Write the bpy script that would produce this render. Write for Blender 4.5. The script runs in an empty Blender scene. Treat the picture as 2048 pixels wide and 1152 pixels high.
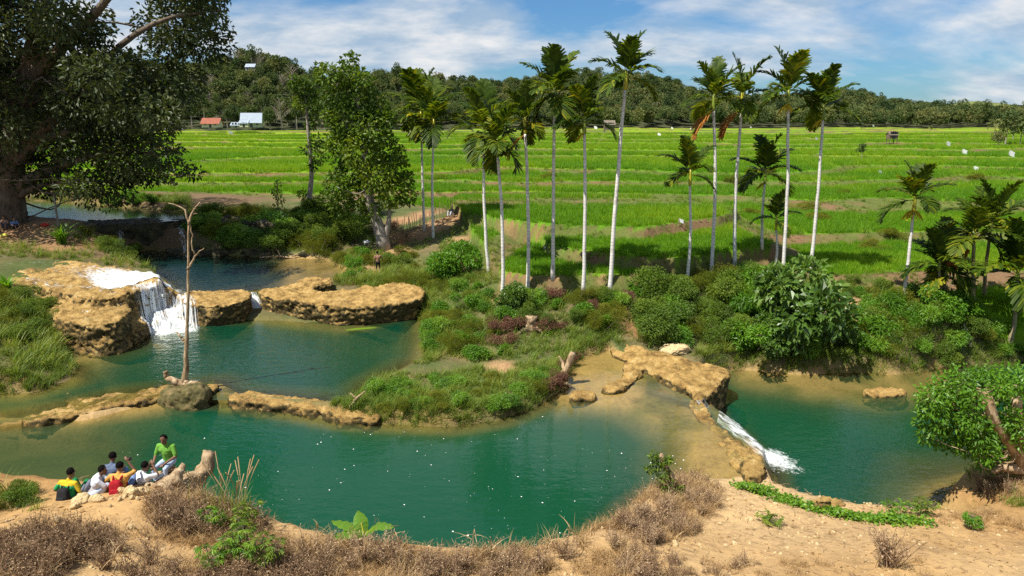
import bpy, bmesh, math, random
import numpy as np
from mathutils import Vector, Matrix, Euler
R = math.radians
scene = bpy.context.scene
# ------------------------------------------------------------------ camera
CAM_Z, PITCH, FPX = 11.5, R(13.6), 1366.0
cam_d = bpy.data.cameras.new('camera'); cam = bpy.data.objects.new('camera', cam_d)
scene.collection.objects.link(cam); scene.camera = cam
cam.location = (0, 0, CAM_Z); cam.rotation_euler = (R(90) - PITCH, 0, 0)
cam_d.sensor_width = 36; cam_d.lens = 36 * FPX / 2048; cam_d.clip_start = 0.5; cam_d.clip_end = 8000
# ------------------------------------------------------------------ light
SKX, SKY = 1.0, 12.0
SUN_TRAVEL = Vector((0.43, 0.29, -0.855)).normalized()
w = bpy.data.worlds.new('World'); scene.world = w; w.use_nodes = True
nt = w.node_tree; nt.nodes.clear()
def nd(nt, t, **k):
    n = nt.nodes.new(t)
    for a, b in k.items(): setattr(n, a, b)
    return n
sky = nd(nt, 'ShaderNodeTexSky', sky_type='NISHITA', sun_disc=False)
sky.sun_elevation = math.asin(-SUN_TRAVEL.z); sky.sun_rotation = math.atan2(-SUN_TRAVEL.x, -SUN_TRAVEL.y)
sky.altitude = 300; sky.air_density = 1.15; sky.dust_density = 0.6; sky.ozone_density = 2.2
tc = nd(nt, 'ShaderNodeTexCoord'); sep = nd(nt, 'ShaderNodeSeparateXYZ'); nt.links.new(tc.outputs['Generated'], sep.inputs[0])
def mth(nt, op, a, b=None, clamp=False):
    m = nd(nt, 'ShaderNodeMath', operation=op); m.use_clamp = clamp
    for i, v in enumerate((a, b)):
        if v is None: continue
        if isinstance(v, (int, float)): m.inputs[i].default_value = v
        else: nt.links.new(v, m.inputs[i])
    return m.outputs[0]
zz = mth(nt, 'ADD', mth(nt, 'MAXIMUM', sep.outputs[2], 0.0), 0.30)
cx = mth(nt, 'DIVIDE', sep.outputs[0], zz); cy = mth(nt, 'DIVIDE', sep.outputs[1], zz)
cmb = nd(nt, 'ShaderNodeCombineXYZ'); nt.links.new(cx, cmb.inputs[0]); nt.links.new(cy, cmb.inputs[1])
mp = nd(nt, 'ShaderNodeMapping'); nt.links.new(cmb.outputs[0], mp.inputs[0])
mp.inputs['Rotation'].default_value = (0, 0, R(-20)); mp.inputs['Scale'].default_value = (1.0, 1.5, 1); mp.inputs['Location'].default_value = (SKX, SKY, 0)
n1 = nd(nt, 'ShaderNodeTexNoise'); nt.links.new(mp.outputs[0], n1.inputs[0])
n1.inputs['Scale'].default_value = 1.25; n1.inputs['Detail'].default_value = 9; n1.inputs['Roughness'].default_value = 0.56; n1.inputs['Distortion'].default_value = 0.25
r1 = nd(nt, 'ShaderNodeValToRGB'); nt.links.new(n1.outputs[0], r1.inputs[0])
r1.color_ramp.elements[0].position = 0.40; r1.color_ramp.elements[1].position = 0.56
n2 = nd(nt, 'ShaderNodeTexNoise'); nt.links.new(mp.outputs[0], n2.inputs[0])
n2.inputs['Scale'].default_value = 3.6; n2.inputs['Detail'].default_value = 7; n2.inputs['Roughness'].default_value = 0.6
r2 = nd(nt, 'ShaderNodeValToRGB'); nt.links.new(n2.outputs[0], r2.inputs[0])
r2.color_ramp.elements[0].position = 0.38; r2.color_ramp.elements[0].color = (4.4, 5.8, 7.4, 1)
r2.color_ramp.elements[1].position = 0.66; r2.color_ramp.elements[1].color = (9.8, 9.7, 9.6, 1)
tint = nd(nt, 'ShaderNodeMix', data_type='RGBA', blend_type='MULTIPLY'); tint.inputs[0].default_value = 1.0
nt.links.new(sky.outputs[0], tint.inputs['A']); tint.inputs['B'].default_value = (0.50, 0.84, 1.2, 1)
mx = nd(nt, 'ShaderNodeMix', data_type='RGBA')
nt.links.new(mth(nt, 'MULTIPLY', r1.outputs[0], 0.9), mx.inputs[0]); nt.links.new(tint.outputs['Result'], mx.inputs['A']); nt.links.new(r2.outputs[0], mx.inputs['B'])
bg = nd(nt, 'ShaderNodeBackground'); bg.inputs[1].default_value = 0.055
out = nd(nt, 'ShaderNodeOutputWorld'); nt.links.new(mx.outputs['Result'], bg.inputs[0]); nt.links.new(bg.outputs[0], out.inputs[0])
sun_d = bpy.data.lights.new('sun', 'SUN'); sun = bpy.data.objects.new('sun', sun_d); scene.collection.objects.link(sun)
sun_d.energy = 5.0; sun_d.angle = R(0.5); sun_d.color = (1.0, 0.95, 0.86)
sun.rotation_euler = SUN_TRAVEL.to_track_quat('-Z', 'Y').to_euler(); sun.location = (-20, -14, 60)
vs = scene.view_settings; vs.view_transform = 'Standard'; vs.look = 'None'; vs.gamma = 1; vs.exposure = 0.75; vs.use_curve_mapping = False
scene.cycles.max_bounces = 5; scene.cycles.use_denoising = False; scene.cycles.transparent_max_bounces = 10; scene.cycles.caustics_reflective = False; scene.cycles.caustics_refractive = False
scene.cycles.sample_clamp_indirect = 4.0

# ------------------------------------------------------------------ numeric helpers
def rng_(s): return np.random.default_rng(s)
def _h(ix, iy, iz, s):
    n = (ix * 374761393 + iy * 668265263 + iz * 2147483647 + s * 974711) & 0x7fffffff
    n = ((n ^ (n >> 13)) * 1274126177) & 0x7fffffff
    return ((n ^ (n >> 16)) & 0xffff) / 65535.0
def vnoise(x, y, z=0.0, s=0):
    x, y, z = np.broadcast_arrays(np.asarray(x, float), np.asarray(y, float), np.asarray(z, float))
    xi, yi, zi = np.floor(x).astype(np.int64), np.floor(y).astype(np.int64), np.floor(z).astype(np.int64)
    fx, fy, fz = x - xi, y - yi, z - zi
    fx, fy, fz = [f * f * (3 - 2 * f) for f in (fx, fy, fz)]
    r = 0
    for dx in (0, 1):
        for dy in (0, 1):
            for dz in (0, 1):
                r = r + _h(xi + dx, yi + dy, zi + dz, s) * (fx if dx else 1 - fx) * (fy if dy else 1 - fy) * (fz if dz else 1 - fz)
    return r * 2 - 1
def fbm(x, y, z=0.0, o=4, s=0):
    a, f, r = 0.5, 1.0, 0.0
    for i in range(o):
        r = r + a * vnoise(np.asarray(x) * f, np.asarray(y) * f, np.asarray(z) * f, s + i * 17); a *= 0.5; f *= 2.03
    return r
def sstep(t): t = np.clip(t, 0, 1); return t * t * (3 - 2 * t)
_CF = np.array((0, math.cos(PITCH), -math.sin(PITCH))); _CU = np.array((0, math.sin(PITCH), math.cos(PITCH)))
def ray(px, py): return np.array((1, 0, 0)) * (px - 1024) / FPX + _CF + _CU * (576 - py) / FPX
def W(px, py, z):                       # photo pixel -> point on the level z
    d = ray(px, py); t = (z - CAM_Z) / d[2]; p = d * t; return np.array((p[0], p[1], z))
def WY(px, py, Y):                      # photo pixel -> point at the distance Y
    d = ray(px, py); p = d * (Y / d[1]); return np.array((p[0], p[1], p[2] + CAM_Z))
def Wl(l, z): return np.array([W(a, b, z)[:2] for a, b in l])
def poly_sd(x, y, P):                   # signed distance, inside positive
    x = np.asarray(x, float); y = np.asarray(y, float); d = np.full(x.shape, 1e9); ins = np.zeros(x.shape, bool)
    n = len(P)
    for i in range(n):
        ax, ay = P[i]; bx, by = P[(i + 1) % n]; ex, ey = bx - ax, by - ay
        t = np.clip(((x - ax) * ex + (y - ay) * ey) / (ex * ex + ey * ey + 1e-12), 0, 1)
        d = np.minimum(d, (x - ax - t * ex) ** 2 + (y - ay - t * ey) ** 2)
        c = (ay > y) != (by > y)
        if abs(ey) > 1e-12: ins ^= c & (x < (y - ay) / ey * ex + ax)
    return np.where(ins, 1, -1) * np.sqrt(d)
def polysd_box(x, y, P, m=8.0):
    d = np.full(np.shape(x), -m * 1.0); lo, hi = P.min(0) - m, P.max(0) + m
    k = (x > lo[0]) & (x < hi[0]) & (y > lo[1]) & (y < hi[1])
    if k.any(): d[k] = np.maximum(poly_sd(x[k], y[k], P), -m)
    return d
def line_d(x, y, P):
    d = np.full(np.shape(x), 1e9)
    for i in range(len(P) - 1):
        (ax, ay), (bx, by) = P[i], P[i + 1]; ex, ey = bx - ax, by - ay
        t = np.clip(((x - ax) * ex + (y - ay) * ey) / (ex * ex + ey * ey + 1e-12), 0, 1)
        d = np.minimum(d, (x - ax - t * ex) ** 2 + (y - ay - t * ey) ** 2)
    return np.sqrt(d)
def chaikin(P, n=2, closed=True):
    P = np.asarray(P, float)
    for _ in range(n):
        Q = np.roll(P, -1, 0) if closed else P[1:]
        A = P if closed else P[:-1]
        N = np.empty((len(A) * 2, P.shape[1])); N[0::2] = A * .75 + Q * .25; N[1::2] = A * .25 + Q * .75
        P = N if closed else np.vstack([P[:1], N, P[-1:]])
    return P

# ------------------------------------------------------------------ mesh helpers
COL = scene.collection
def mesh_np(name, V, Fs, mats, mi=None, smooth=False, attrs=None):
    me = bpy.data.meshes.new(name); V = np.asarray(V, np.float32)
    if not isinstance(Fs, list): Fs = [Fs]
    Fs = [np.asarray(F, np.int32) for F in Fs if len(F)]
    me.vertices.add(len(V)); me.vertices.foreach_set('co', V.ravel())
    nl = sum(F.size for F in Fs); npo = sum(len(F) for F in Fs)
    me.loops.add(nl); me.loops.foreach_set('vertex_index', np.concatenate([F.ravel() for F in Fs]))
    tot = np.concatenate([np.full(len(F), F.shape[1], np.int32) for F in Fs])
    me.polygons.add(npo); me.polygons.foreach_set('loop_start', np.concatenate([[0], np.cumsum(tot)[:-1]]).astype(np.int32))
    if mi is not None: me.polygons.foreach_set('material_index', np.asarray(mi, np.int32))
    me.polygons.foreach_set('use_smooth', np.full(npo, bool(smooth)))
    for m in (mats if isinstance(mats, (list, tuple)) else [mats]): me.materials.append(m)
    for k, a in (attrs or {}).items():
        a = np.asarray(a, np.float32)
        if a.ndim == 1: at = me.attributes.new(k, 'FLOAT', 'POINT'); at.data.foreach_set('value', a)
        else:
            at = me.attributes.new(k, 'FLOAT_COLOR', 'POINT'); c = np.ones((len(a), 4), np.float32); c[:, :3] = a; at.data.foreach_set('color', c.ravel())
    me.update(calc_edges=True); me.validate(); return me
def ob(name, me, parent=None, loc=None, label=None, cat=None, group=None, kind=None):
    o = bpy.data.objects.new(name, me); COL.objects.link(o)
    if parent: o.parent = parent
    if loc is not None: o.location = [float(c) for c in loc]
    if label: o['label'] = label
    if cat: o['category'] = cat
    if group: o['group'] = group
    if kind: o['kind'] = kind
    return o
def copy_tree(o, parent=None):
    c = o.copy(); COL.objects.link(c); c.parent = parent
    for ch in list(o.children): copy_tree(ch, c)
    return c
class MB:                               # collects pieces of one mesh
    def __init__(s): s.V = []; s.Q = []; s.T = []; s.n = 0; s.A = []
    def add(s, V, F, a=None):
        V = np.asarray(V, float); F = np.asarray(F)
        (s.Q if F.shape[1] == 4 else s.T).append(F + s.n); s.V.append(V); s.n += len(V)
        s.A.append(np.full(len(V), 0.5) if a is None else np.broadcast_to(np.asarray(a, float), (len(V),)))
        return s
    def mesh(s, name, mat, smooth=False):
        Fs = ([np.vstack(s.Q)] if s.Q else []) + ([np.vstack(s.T)] if s.T else [])
        return mesh_np(name, np.vstack(s.V), Fs, mat, smooth=smooth, attrs={'v': np.concatenate(s.A)})
def tube(P, rad, n=8, cap=True, seed=None, rough=0.0):
    P = np.asarray(P, float); rad = np.broadcast_to(np.asarray(rad, float), (len(P),)); k = len(P)
    T = np.gradient(P, axis=0); T /= np.linalg.norm(T, axis=1)[:, None] + 1e-9
    ref = np.array((0.0, 0, 1)) if abs(T[:, 2]).mean() < 0.8 else np.array((1.0, 0, 0))
    U = np.cross(T, ref); U /= np.linalg.norm(U, axis=1)[:, None] + 1e-9; Vv = np.cross(T, U)
    a = np.linspace(0, 2 * math.pi, n, endpoint=False)
    rr = rad[:, None] * np.ones((1, n))
    if rough:
        rr = rr * (1 + rough * vnoise(np.arange(k)[:, None] * 0.7, np.cos(a)[None] * 1.5 + 9, np.sin(a)[None] * 1.5, seed or 1))
    pts = P[:, None] + (U[:, None] * np.cos(a)[None, :, None] + Vv[:, None] * np.sin(a)[None, :, None]) * rr[..., None]
    V = pts.reshape(-1, 3); i = np.arange(k - 1)[:, None] * n; j = np.arange(n)[None]; j2 = (j + 1) % n
    F = np.stack([i + j, i + j2, i + n + j2, i + n + j], -1).reshape(-1, 4)
    if cap:
        V = np.vstack([V, P[:1], P[-1:]]); c0, c1 = k * n, k * n + 1; jj = np.arange(n); j3 = (jj + 1) % n
        F = np.vstack([F, np.stack([np.full(n, c0), j3, jj, np.full(n, c0)], -1)[:, [0, 1, 2, 2]], np.stack([np.full(n, c1), (k - 1) * n + jj, (k - 1) * n + j3], -1)[:, [0, 1, 2, 2]]])
    return V, F
def tubeT(P, rad, n=8, **k):            # triangulated (clean caps)
    V, F = tube(P, rad, n, cap=False, **k); T = np.vstack([F[:, [0, 1, 2]], F[:, [0, 2, 3]]]); kk = len(P); jj = np.arange(n); j3 = (jj + 1) % n
    V = np.vstack([V, [P[0]], [P[-1]]]); c0 = kk * n
    T = np.vstack([T, np.stack([np.full(n, c0), j3, jj], -1), np.stack([np.full(n, c0 + 1), (kk - 1) * n + jj, (kk - 1) * n + j3], -1)])
    return V, T
def leaves(B, D, L, Wd, rng, fold=0.25):   # rhombic leaves: base, direction, length, width
    n = len(B); D = D / (np.linalg.norm(D, axis=1)[:, None] + 1e-9); r = rng.normal(size=(n, 3)); r[:, 2] += 0.9
    S = np.cross(D, r); S /= np.linalg.norm(S, axis=1)[:, None] + 1e-9; N = np.cross(S, D)
    N *= np.where(N[:, 2:3] < 0, -1, 1)
    L = np.broadcast_to(L, (n,))[:, None]; Wd = np.broadcast_to(Wd, (n,))[:, None]
    mid = B + D * L * 0.48
    V = np.stack([B, mid + S * Wd / 2 + N * Wd * fold, B + D * L - N * L * 0.12, mid - S * Wd / 2 + N * Wd * fold], 1).reshape(-1, 3)
    return V, np.arange(n * 4).reshape(n, 4)
def blob_leaves(mb, rng, c, r, n, L, asp=0.5, shell=0.55, droop=0.25, v=None):
    u = rng.normal(size=(n, 3)); u /= np.linalg.norm(u, axis=1)[:, None]
    q = shell + (1 - shell) * rng.random(n) ** 0.7
    B = np.asarray(c) + u * q[:, None] * np.asarray(r)
    D = u * 0.7 + rng.normal(size=(n, 3)) * 0.55; D[:, 2] -= droop
    V, F = leaves(B, D, L * rng.uniform(0.7, 1.25, n), L * asp * rng.uniform(0.8, 1.2, n), rng)
    mb.add(V, F, np.repeat(rng.random(n) if v is None else np.clip(v + rng.normal(0, .12, n), 0, 1), 4))
def blades(mb, rng, base, n, h, wd, spread, lean=0.5, seg=3, a=None):   # grass blades from around a base point
    az = rng.uniform(0, 2 * math.pi, n); off = rng.normal(size=(n, 2)) * spread
    hh = h * rng.uniform(0.55, 1.1, n); ln = lean * rng.uniform(0.2, 1.3, n); ww = wd * rng.uniform(.7, 1.2, n)
    t = np.linspace(0, 1, seg + 1)
    cxv = np.cos(az)[:, None] * (ln[:, None] * t ** 2) * hh[:, None]; cyv = np.sin(az)[:, None] * (ln[:, None] * t ** 2) * hh[:, None]
    cz = hh[:, None] * (t - 0.35 * ln[:, None] * t ** 2.5)
    C = np.stack([cxv + off[:, :1], cyv + off[:, 1:], cz], -1) + np.asarray(base)
    S = np.stack([-np.sin(az + .4), np.cos(az + .4), 0 * az], -1)[:, None] * (ww[:, None] * (1 - t ** 1.5 * 0.92))[..., None] / 2
    V = np.concatenate([C - S, C + S], 1).reshape(-1, 3)
    k = seg + 1; i = (np.arange(n) * 2 * k)[:, None] + np.arange(seg)[None]
    F = np.stack([i, i + k, i + k + 1, i + 1], -1).reshape(-1, 4)
    mb.add(V, F, np.repeat(rng.random(n) if a is None else np.clip(a + rng.normal(0, .15, n), 0, 1), 2 * k))

# ------------------------------------------------------------------ materials
def mat_(name):
    m = bpy.data.materials.new(name); m.use_nodes = True; nt = m.node_tree; nt.nodes.clear()
    o = nd(nt, 'ShaderNodeOutputMaterial'); return m, nt, o
def ramp_(nt, src, stops):
    r = nd(nt, 'ShaderNodeValToRGB'); nt.links.new(src, r.inputs[0]); e = r.color_ramp.elements
    e[0].position, e[0].color = stops[0][0], (*stops[0][1], 1); e[1].position, e[1].color = stops[-1][0], (*stops[-1][1], 1)
    for p, c in stops[1:-1]: x = e.new(p); x.color = (*c, 1)
    return r.outputs[0]
def noise_(nt, scale, detail=4, rough=0.55, coord='Object', stretch=None):
    tcn = nd(nt, 'ShaderNodeTexCoord'); n = nd(nt, 'ShaderNodeTexNoise'); s = tcn.outputs[coord]
    if stretch: mpn = nd(nt, 'ShaderNodeMapping'); mpn.inputs['Scale'].default_value = stretch; nt.links.new(s, mpn.inputs[0]); s = mpn.outputs[0]
    nt.links.new(s, n.inputs[0]); n.inputs['Scale'].default_value = scale; n.inputs['Detail'].default_value = detail; n.inputs['Roughness'].default_value = rough
    return n.outputs[0]
def leaf_mat(name, stops, transl=0.35, rough=0.5, obj_var=0.25, spec=0.3):
    m, nt, o = mat_(name); at = nd(nt, 'ShaderNodeAttribute', attribute_name='v'); oi = nd(nt, 'ShaderNodeObjectInfo')
    f = mth(nt, 'ADD', mth(nt, 'MULTIPLY', at.outputs['Fac'], 1 - obj_var), mth(nt, 'MULTIPLY', oi.outputs['Random'], obj_var))
    c = ramp_(nt, f, stops)
    p = nd(nt, 'ShaderNodeBsdfPrincipled'); nt.links.new(c, p.inputs['Base Color']); p.inputs['Roughness'].default_value = rough; p.inputs['Specular IOR Level'].default_value = spec
    t = nd(nt, 'ShaderNodeBsdfTranslucent'); tm = nd(nt, 'ShaderNodeMix', data_type='RGBA', blend_type='MULTIPLY'); tm.inputs[0].default_value = 1
    nt.links.new(c, tm.inputs['A']); tm.inputs['B'].default_value = (1.5, 1.35, 0.5, 1); nt.links.new(tm.outputs['Result'], t.inputs[0])
    x = nd(nt, 'ShaderNodeMixShader'); x.inputs[0].default_value = transl; nt.links.new(p.outputs[0], x.inputs[1]); nt.links.new(t.outputs[0], x.inputs[2]); nt.links.new(x.outputs[0], o.inputs[0])
    return m
def surf_mat(name, stops, scale=3.0, rough=0.85, bump=0.3, bscale=None, detail=6, spec=0.25, stretch=None, bdist=0.05, coord='Object'):
    m, nt, o = mat_(name); n = noise_(nt, scale, detail, 0.6, coord, stretch); c = ramp_(nt, n, stops)
    p = nd(nt, 'ShaderNodeBsdfPrincipled'); nt.links.new(c, p.inputs['Base Color']); p.inputs['Roughness'].default_value = rough; p.inputs['Specular IOR Level'].default_value = spec
    if bump:
        b = nd(nt, 'ShaderNodeBump'); b.inputs['Strength'].default_value = bump; b.inputs['Distance'].default_value = bdist
        nt.links.new(noise_(nt, bscale or scale * 3, 6, 0.65, coord, stretch), b.inputs['Height']); nt.links.new(b.outputs[0], p.inputs['Normal'])
    nt.links.new(p.outputs[0], o.inputs[0]); return m
def flat_mat(name, c, rough=0.7, spec=0.3, var=0.25, scale=8):
    c = np.array(c); return surf_mat(name, [(0.3, tuple(c * (1 - var))), (0.7, tuple(np.minimum(c * (1 + var), 0.95)))], scale, rough, 0.15, spec=spec)
# ================================================================== terrain
CTRL_PX = [(0,1020,2.3),(100,1003,2.6),(250,985,2.8),(330,985,2.7),(0,1100,3.0),(200,1100,3.1),(0,1152,3.3),(300,1152,3.2),(430,1010,2.3),(500,1110,2.7),(700,1120,2.4),(900,1135,2.2),(1100,1120,2.1),
 (1200,1040,1.7),(1300,985,1.15),(1380,965,.7),(1420,966,0.35),(1500,975,0.35),(1400,1050,1.2),(1400,1152,2.0),(1700,1040,0.7),(1700,1152,1.8),(2048,1152,2.0),(2048,1070,1.0),(1850,1055,.7),(1960,985,-0.5),(2048,960,0.2),(2150,940,0.8),
 (0,760,1.1),(60,765,0.6),(120,775,0.2),(200,800,.05),(100,826,.0),(300,790,.05),(20,832,.1),(0,700,1.5),(60,690,1.2),(120,700,0.7),(0,600,2.4),(0,560,2.6),(60,620,1.6),(-200,600,3.0),(-200,800,2.0),(-300,1000,3.0),
 (0,480,3.0),(60,455,3.7),(20,440,3.9),(150,480,3.0),(250,500,2.4),(320,530,1.9),(-200,450,3.9),(150,520,2.5),
 (300,440,3.3),(430,430,3.3),(560,430,3.2),(430,480,2.2),(560,490,1.8),(640,505,1.5),(700,470,2.2),(760,492,1.8),(757,548,0.9),(690,545,1.3),(820,590,0.7),(850,560,1.1),(900,485,2.2),(905,432,3.4),(830,440,2.8),(870,455,2.8),
 (960,500,2.1),(930,560,1.3),(870,640,0.5),(950,650,0.8),(1000,602,1.6),(978,548,2.0),(1055,582,1.9),(1167,592,1.8),(1220,592,1.8),(1000,690,0.45),(1100,670,.5),(1250,650,0.9),(1250,685,0.25),(1150,640,1.2),
 (1373,572,1.9),(1422,553,2.1),(1470,545,2.2),(1620,548,2.0),(1560,552,2.1),(1805,607,1.5),(1875,622,1.2),(1960,627,1.1),(2030,645,1.0),(1700,600,1.5),(1400,670,0.3),(1330,690,0.2),(1500,690,-0.2),(1700,690,-.2),(1600,630,1.0),(2048,700,-.6),(2200,700,-.6),(2300,620,1.2),
 (800,790,.42),(950,785,.5),(1040,765,.5),(1110,725,.4),(870,735,.4),(1000,730,.3)]
_cp = np.array([W(a, b, z) for a, b, z in CTRL_PX] + [(0, 0, 4.2), (-30, 5, 4.2), (30, 5, 3.5), (0, -20, 6), (-40, -20, 6), (40, -20, 5), (60, 30, 0.5), (70, 45, 2.5), (-60, 45, 4), (-60, 25, 3.5), (-60, 70, 4.0), (40, 20, 2.5)])
_D = np.linalg.norm(_cp[:, None, :2] - _cp[None, :, :2], axis=-1)
_A = np.ones((len(_cp) + 1, len(_cp) + 1)); _A[:-1, :-1] = -_D + np.eye(len(_cp)) * -0.15; _A[-1, -1] = 0
_wt = np.linalg.solve(_A, np.concatenate([_cp[:, 2], [0]]))
GX0, GY0, GS = -75.0, -22.0, 0.5
_gx = GX0 + GS * np.arange(301); _gy = GY0 + GS * np.arange(221)
_X, _Y = np.meshgrid(_gx, _gy); _L = np.full(_X.shape, _wt[-1])
for i, c in enumerate(_cp): _L = _L - _wt[i] * np.hypot(_X - c[0], _Y - c[1])
_L = np.clip(_L, -3, 7)
def land(x, y):
    u = np.clip((x - GX0) / GS, 0, 299.99); v = np.clip((y - GY0) / GS, 0, 219.99); i = u.astype(int); j = v.astype(int); a, b = u - i, v - j
    return (_L[j, i] * (1 - a) + _L[j, i + 1] * a) * (1 - b) + (_L[j + 1, i] * (1 - a) + _L[j + 1, i + 1] * a) * b

# ---- pools: outline, level, greatest depth, width of the sloping bed, slope of the bank outside
MAIN = np.vstack([Wl([(-90,868),(0,850),(60,843),(180,838),(300,806),(380,795),(440,803),(560,818),(680,840),(760,846),(900,852),(1000,838),(1080,808),(1118,780),(1135,735),(1160,712),(1215,697),(1290,745),(1290,790),(1380,812),(1440,868),(1500,928),(1490,958)], 0),
  [(6.4,20.3),(5.2,19.9),(4.2,19.0),(3.2,17.6),(2.0,16.0),(0,15.0),(-4,15.3),(-6.5,16.3),(-9,17.3),(-11,17.9),(-15,18.6),(-24,20.5)]])
MID = Wl([(140,702),(200,690),(280,660),(390,642),(450,638),(560,640),(700,655),(840,622),(852,660),(850,715),(745,770),(705,812),(560,796),(455,788),(430,766),(300,783),(240,790),(130,815),(20,834),(-90,842),(-90,785),(60,785),(140,762),(150,735),(118,720)], 0.3)
BACK = Wl([(255,520),(222,510),(300,500),(340,503),(450,510),(560,515),(650,517),(700,540),(665,560),(500,576),(400,590),(345,578),(320,555)], 1.2)
UPPER = Wl([(-200,446),(0,438),(60,441),(200,448),(330,441),(375,438),(370,428),(300,418),(200,408),(100,402),(0,400),(-200,398)], 3.4)
RIGHT = np.vstack([Wl([(1400,782),(1430,840),(1490,893),(1540,945),(1545,985)], -1.2), [(9.0,20.4),(10.5,19.3),(13.5,18.8),(15.2,19.6)],
  Wl([(1880,1010),(1910,975),(1985,940),(2060,905),(2300,880),(2500,800),(2500,705),(2300,712),(2048,722),(1930,728),(1800,748),(1700,744),(1600,748),(1480,738),(1420,752)], -1.2)])
POOLS = [(MAIN, 0.0, 2.6, 2.0, 1.6), (MID, 0.3, 1.5, 2.0, 1.6), (BACK, 1.2, 1.6, 2.0, 1.2), (UPPER, 3.4, 1.2, 3.0, 0.8), (RIGHT, -1.2, 2.6, 1.7, 2.6)]
SHELVES = [(Wl([(1120,720),(1215,690),(1470,740),(1550,940),(1500,970),(1400,950),(1390,870),(1250,806),(1120,795)], 0), -0.06, 0.6),
           (Wl([(-100,760),(130,780),(300,775),(420,775),(400,788),(180,828),(-100,852)], 0.2), -0.08, 1.0),
           (Wl([(120,690),(290,665),(300,680),(170,720),(130,740)], 0.3), 0.12, 0.5),
           (Wl([(-100,840),(150,850),(230,900),(170,1000),(-100,1050)], 0), -0.9, 0.5),
           (Wl([(580,500),(700,540),(650,575),(580,560)], 1.2), 1.0, 0.4),
           (Wl([(1870,1030),(1880,960),(2050,920),(2050,1050)], -1.2), -1.35, 0.55), (Wl([(1470,735),(1900,735),(1880,770),(1720,790),(1500,755)], -1.2), -1.55, 0.45)]
# ---- terraces
T_EDGES = [(2.75, [(972,480),(975,505),(985,530),(1010,547),(1060,556),(1130,558),(1250,553),(1340,546),(1440,532),(1500,522),(1530,500)]),
           (3.5, [(1085,470),(1092,488),(1110,497),(1250,515),(1380,521),(1480,507),(1560,492),(1625,470)]),
           (4.3, [(900,400),(910,424),(960,431),(1000,440),(1100,452),(1290,457),(1440,436),(1480,420),(1492,398)])]
_TE = [(z, Wl(l, z)) for z, l in T_EDGES]
_FL = np.vstack([Wl([(-900,392),(-300,392),(380,395),(700,401),(800,406),(890,417),(905,425)], 3.3)])
_FR = Wl([(1440,535),(1530,538),(1640,552),(1700,566),(1790,585),(1900,603),(2048,612),(2400,615),(2900,600)], 2.0)
_front = np.vstack([_FL, _TE[0][1][1:10], _FR[1:]]); _front = _front[np.argsort(_front[:, 0])]
def field_front(x): return np.interp(x, _front[:, 0], _front[:, 1])
_rY = [30, 40, 60, 80, 118, 200, 300, 420, 520]
def field_ramp(x, y):
    l = np.interp(y, _rY, [3.3, 3.3, 3.3, 3.45, 4.7, 6.1, 7.6, 9.0, 9.4]); r = np.interp(y, _rY, [1.9, 2.0, 2.9, 3.7, 4.7, 6.1, 7.6, 9.0, 9.4])
    k = sstep((x + 8) / 24)
    return l * (1 - k) + r * k
def field_z(x, y):
    q = field_ramp(x, y) + fbm(x / 34, y / 26, 0, 3, 5) * np.interp(y, [40, 80, 200, 400], [0.3, 0.7, 1.0, 1.2])
    st = 0.55; u = q / st; f = u - np.floor(u); rw = np.interp(y, [40, 100, 300], [0.16, 0.12, 0.18])
    z = (np.floor(u) + sstep((f - (1 - rw)) / rw)) * st
    edge = np.where((f > 1 - rw - .05) | (f < .035), 1.0, 0.0)
    for tz, E in _TE:
        ex = np.interp(x, E[:, 0], E[:, 1], left=1e4, right=1e4)
        # edges may run back at the ends: treat as region between first and last point
        d = np.where((x > E[:, 0].min()) & (x < E[:, 0].max()), y - ex + 0.35 * fbm(x / 3, y / 3, 0, 2, 8), -9)
        far = np.interp(y, [60, 85], [1, 0])
        t = sstep(d / 0.7) * far * sstep((E[:, 0].max() - x) / 5.0)
        up = tz > z
        z = np.where(up, z + (tz - z) * t, z); edge = np.where(up & (t > .97), 0, edge); edge = np.maximum(edge, ((d > -.2) & (d < .72) | (t > .02) & (t < .97)) * (far > 0.5) * (up | (d > 0)) * (x > E[:, 0].min()) * (x < E[:, 0].max()) * (np.abs(z - tz) < 1.2))
    return z, edge
BARE = [(1060,566,2.2,.5),(1110,568,2.2,.6),(1200,568,2.2,.6),(1020,560,2.2,.6),(1030,470,3.0,1.6),(1070,480,3.2,1.2),(870,455,2.8,1.8),(905,440,3.2,1.2),(830,470,2.4,1.5),(800,500,1.9,1.2),(740,530,1.4,1.0),(850,430,3.0,1.6),(810,440,2.8,1.6),(790,480,2.0,1.2),
        (770,500,1.7,1.0),(690,545,1.2,.8),(755,552,.9,.6),(1690,600,1.5,1.2),(1720,630,1.1,.8),(1990,620,1.2,.8),(1258,630,1.2,.5),(1265,660,.7,.5),(1000,590,1.8,.7),(960,545,1.8,.5),(1000,738,.3,1.0),(920,480,2.4,1.0),(60,460,3.5,3),(120,490,2.9,2)]
_bare = [(W(a, b, z)[0], W(a, b, z)[1], r) for a, b, z, r in BARE]
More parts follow.
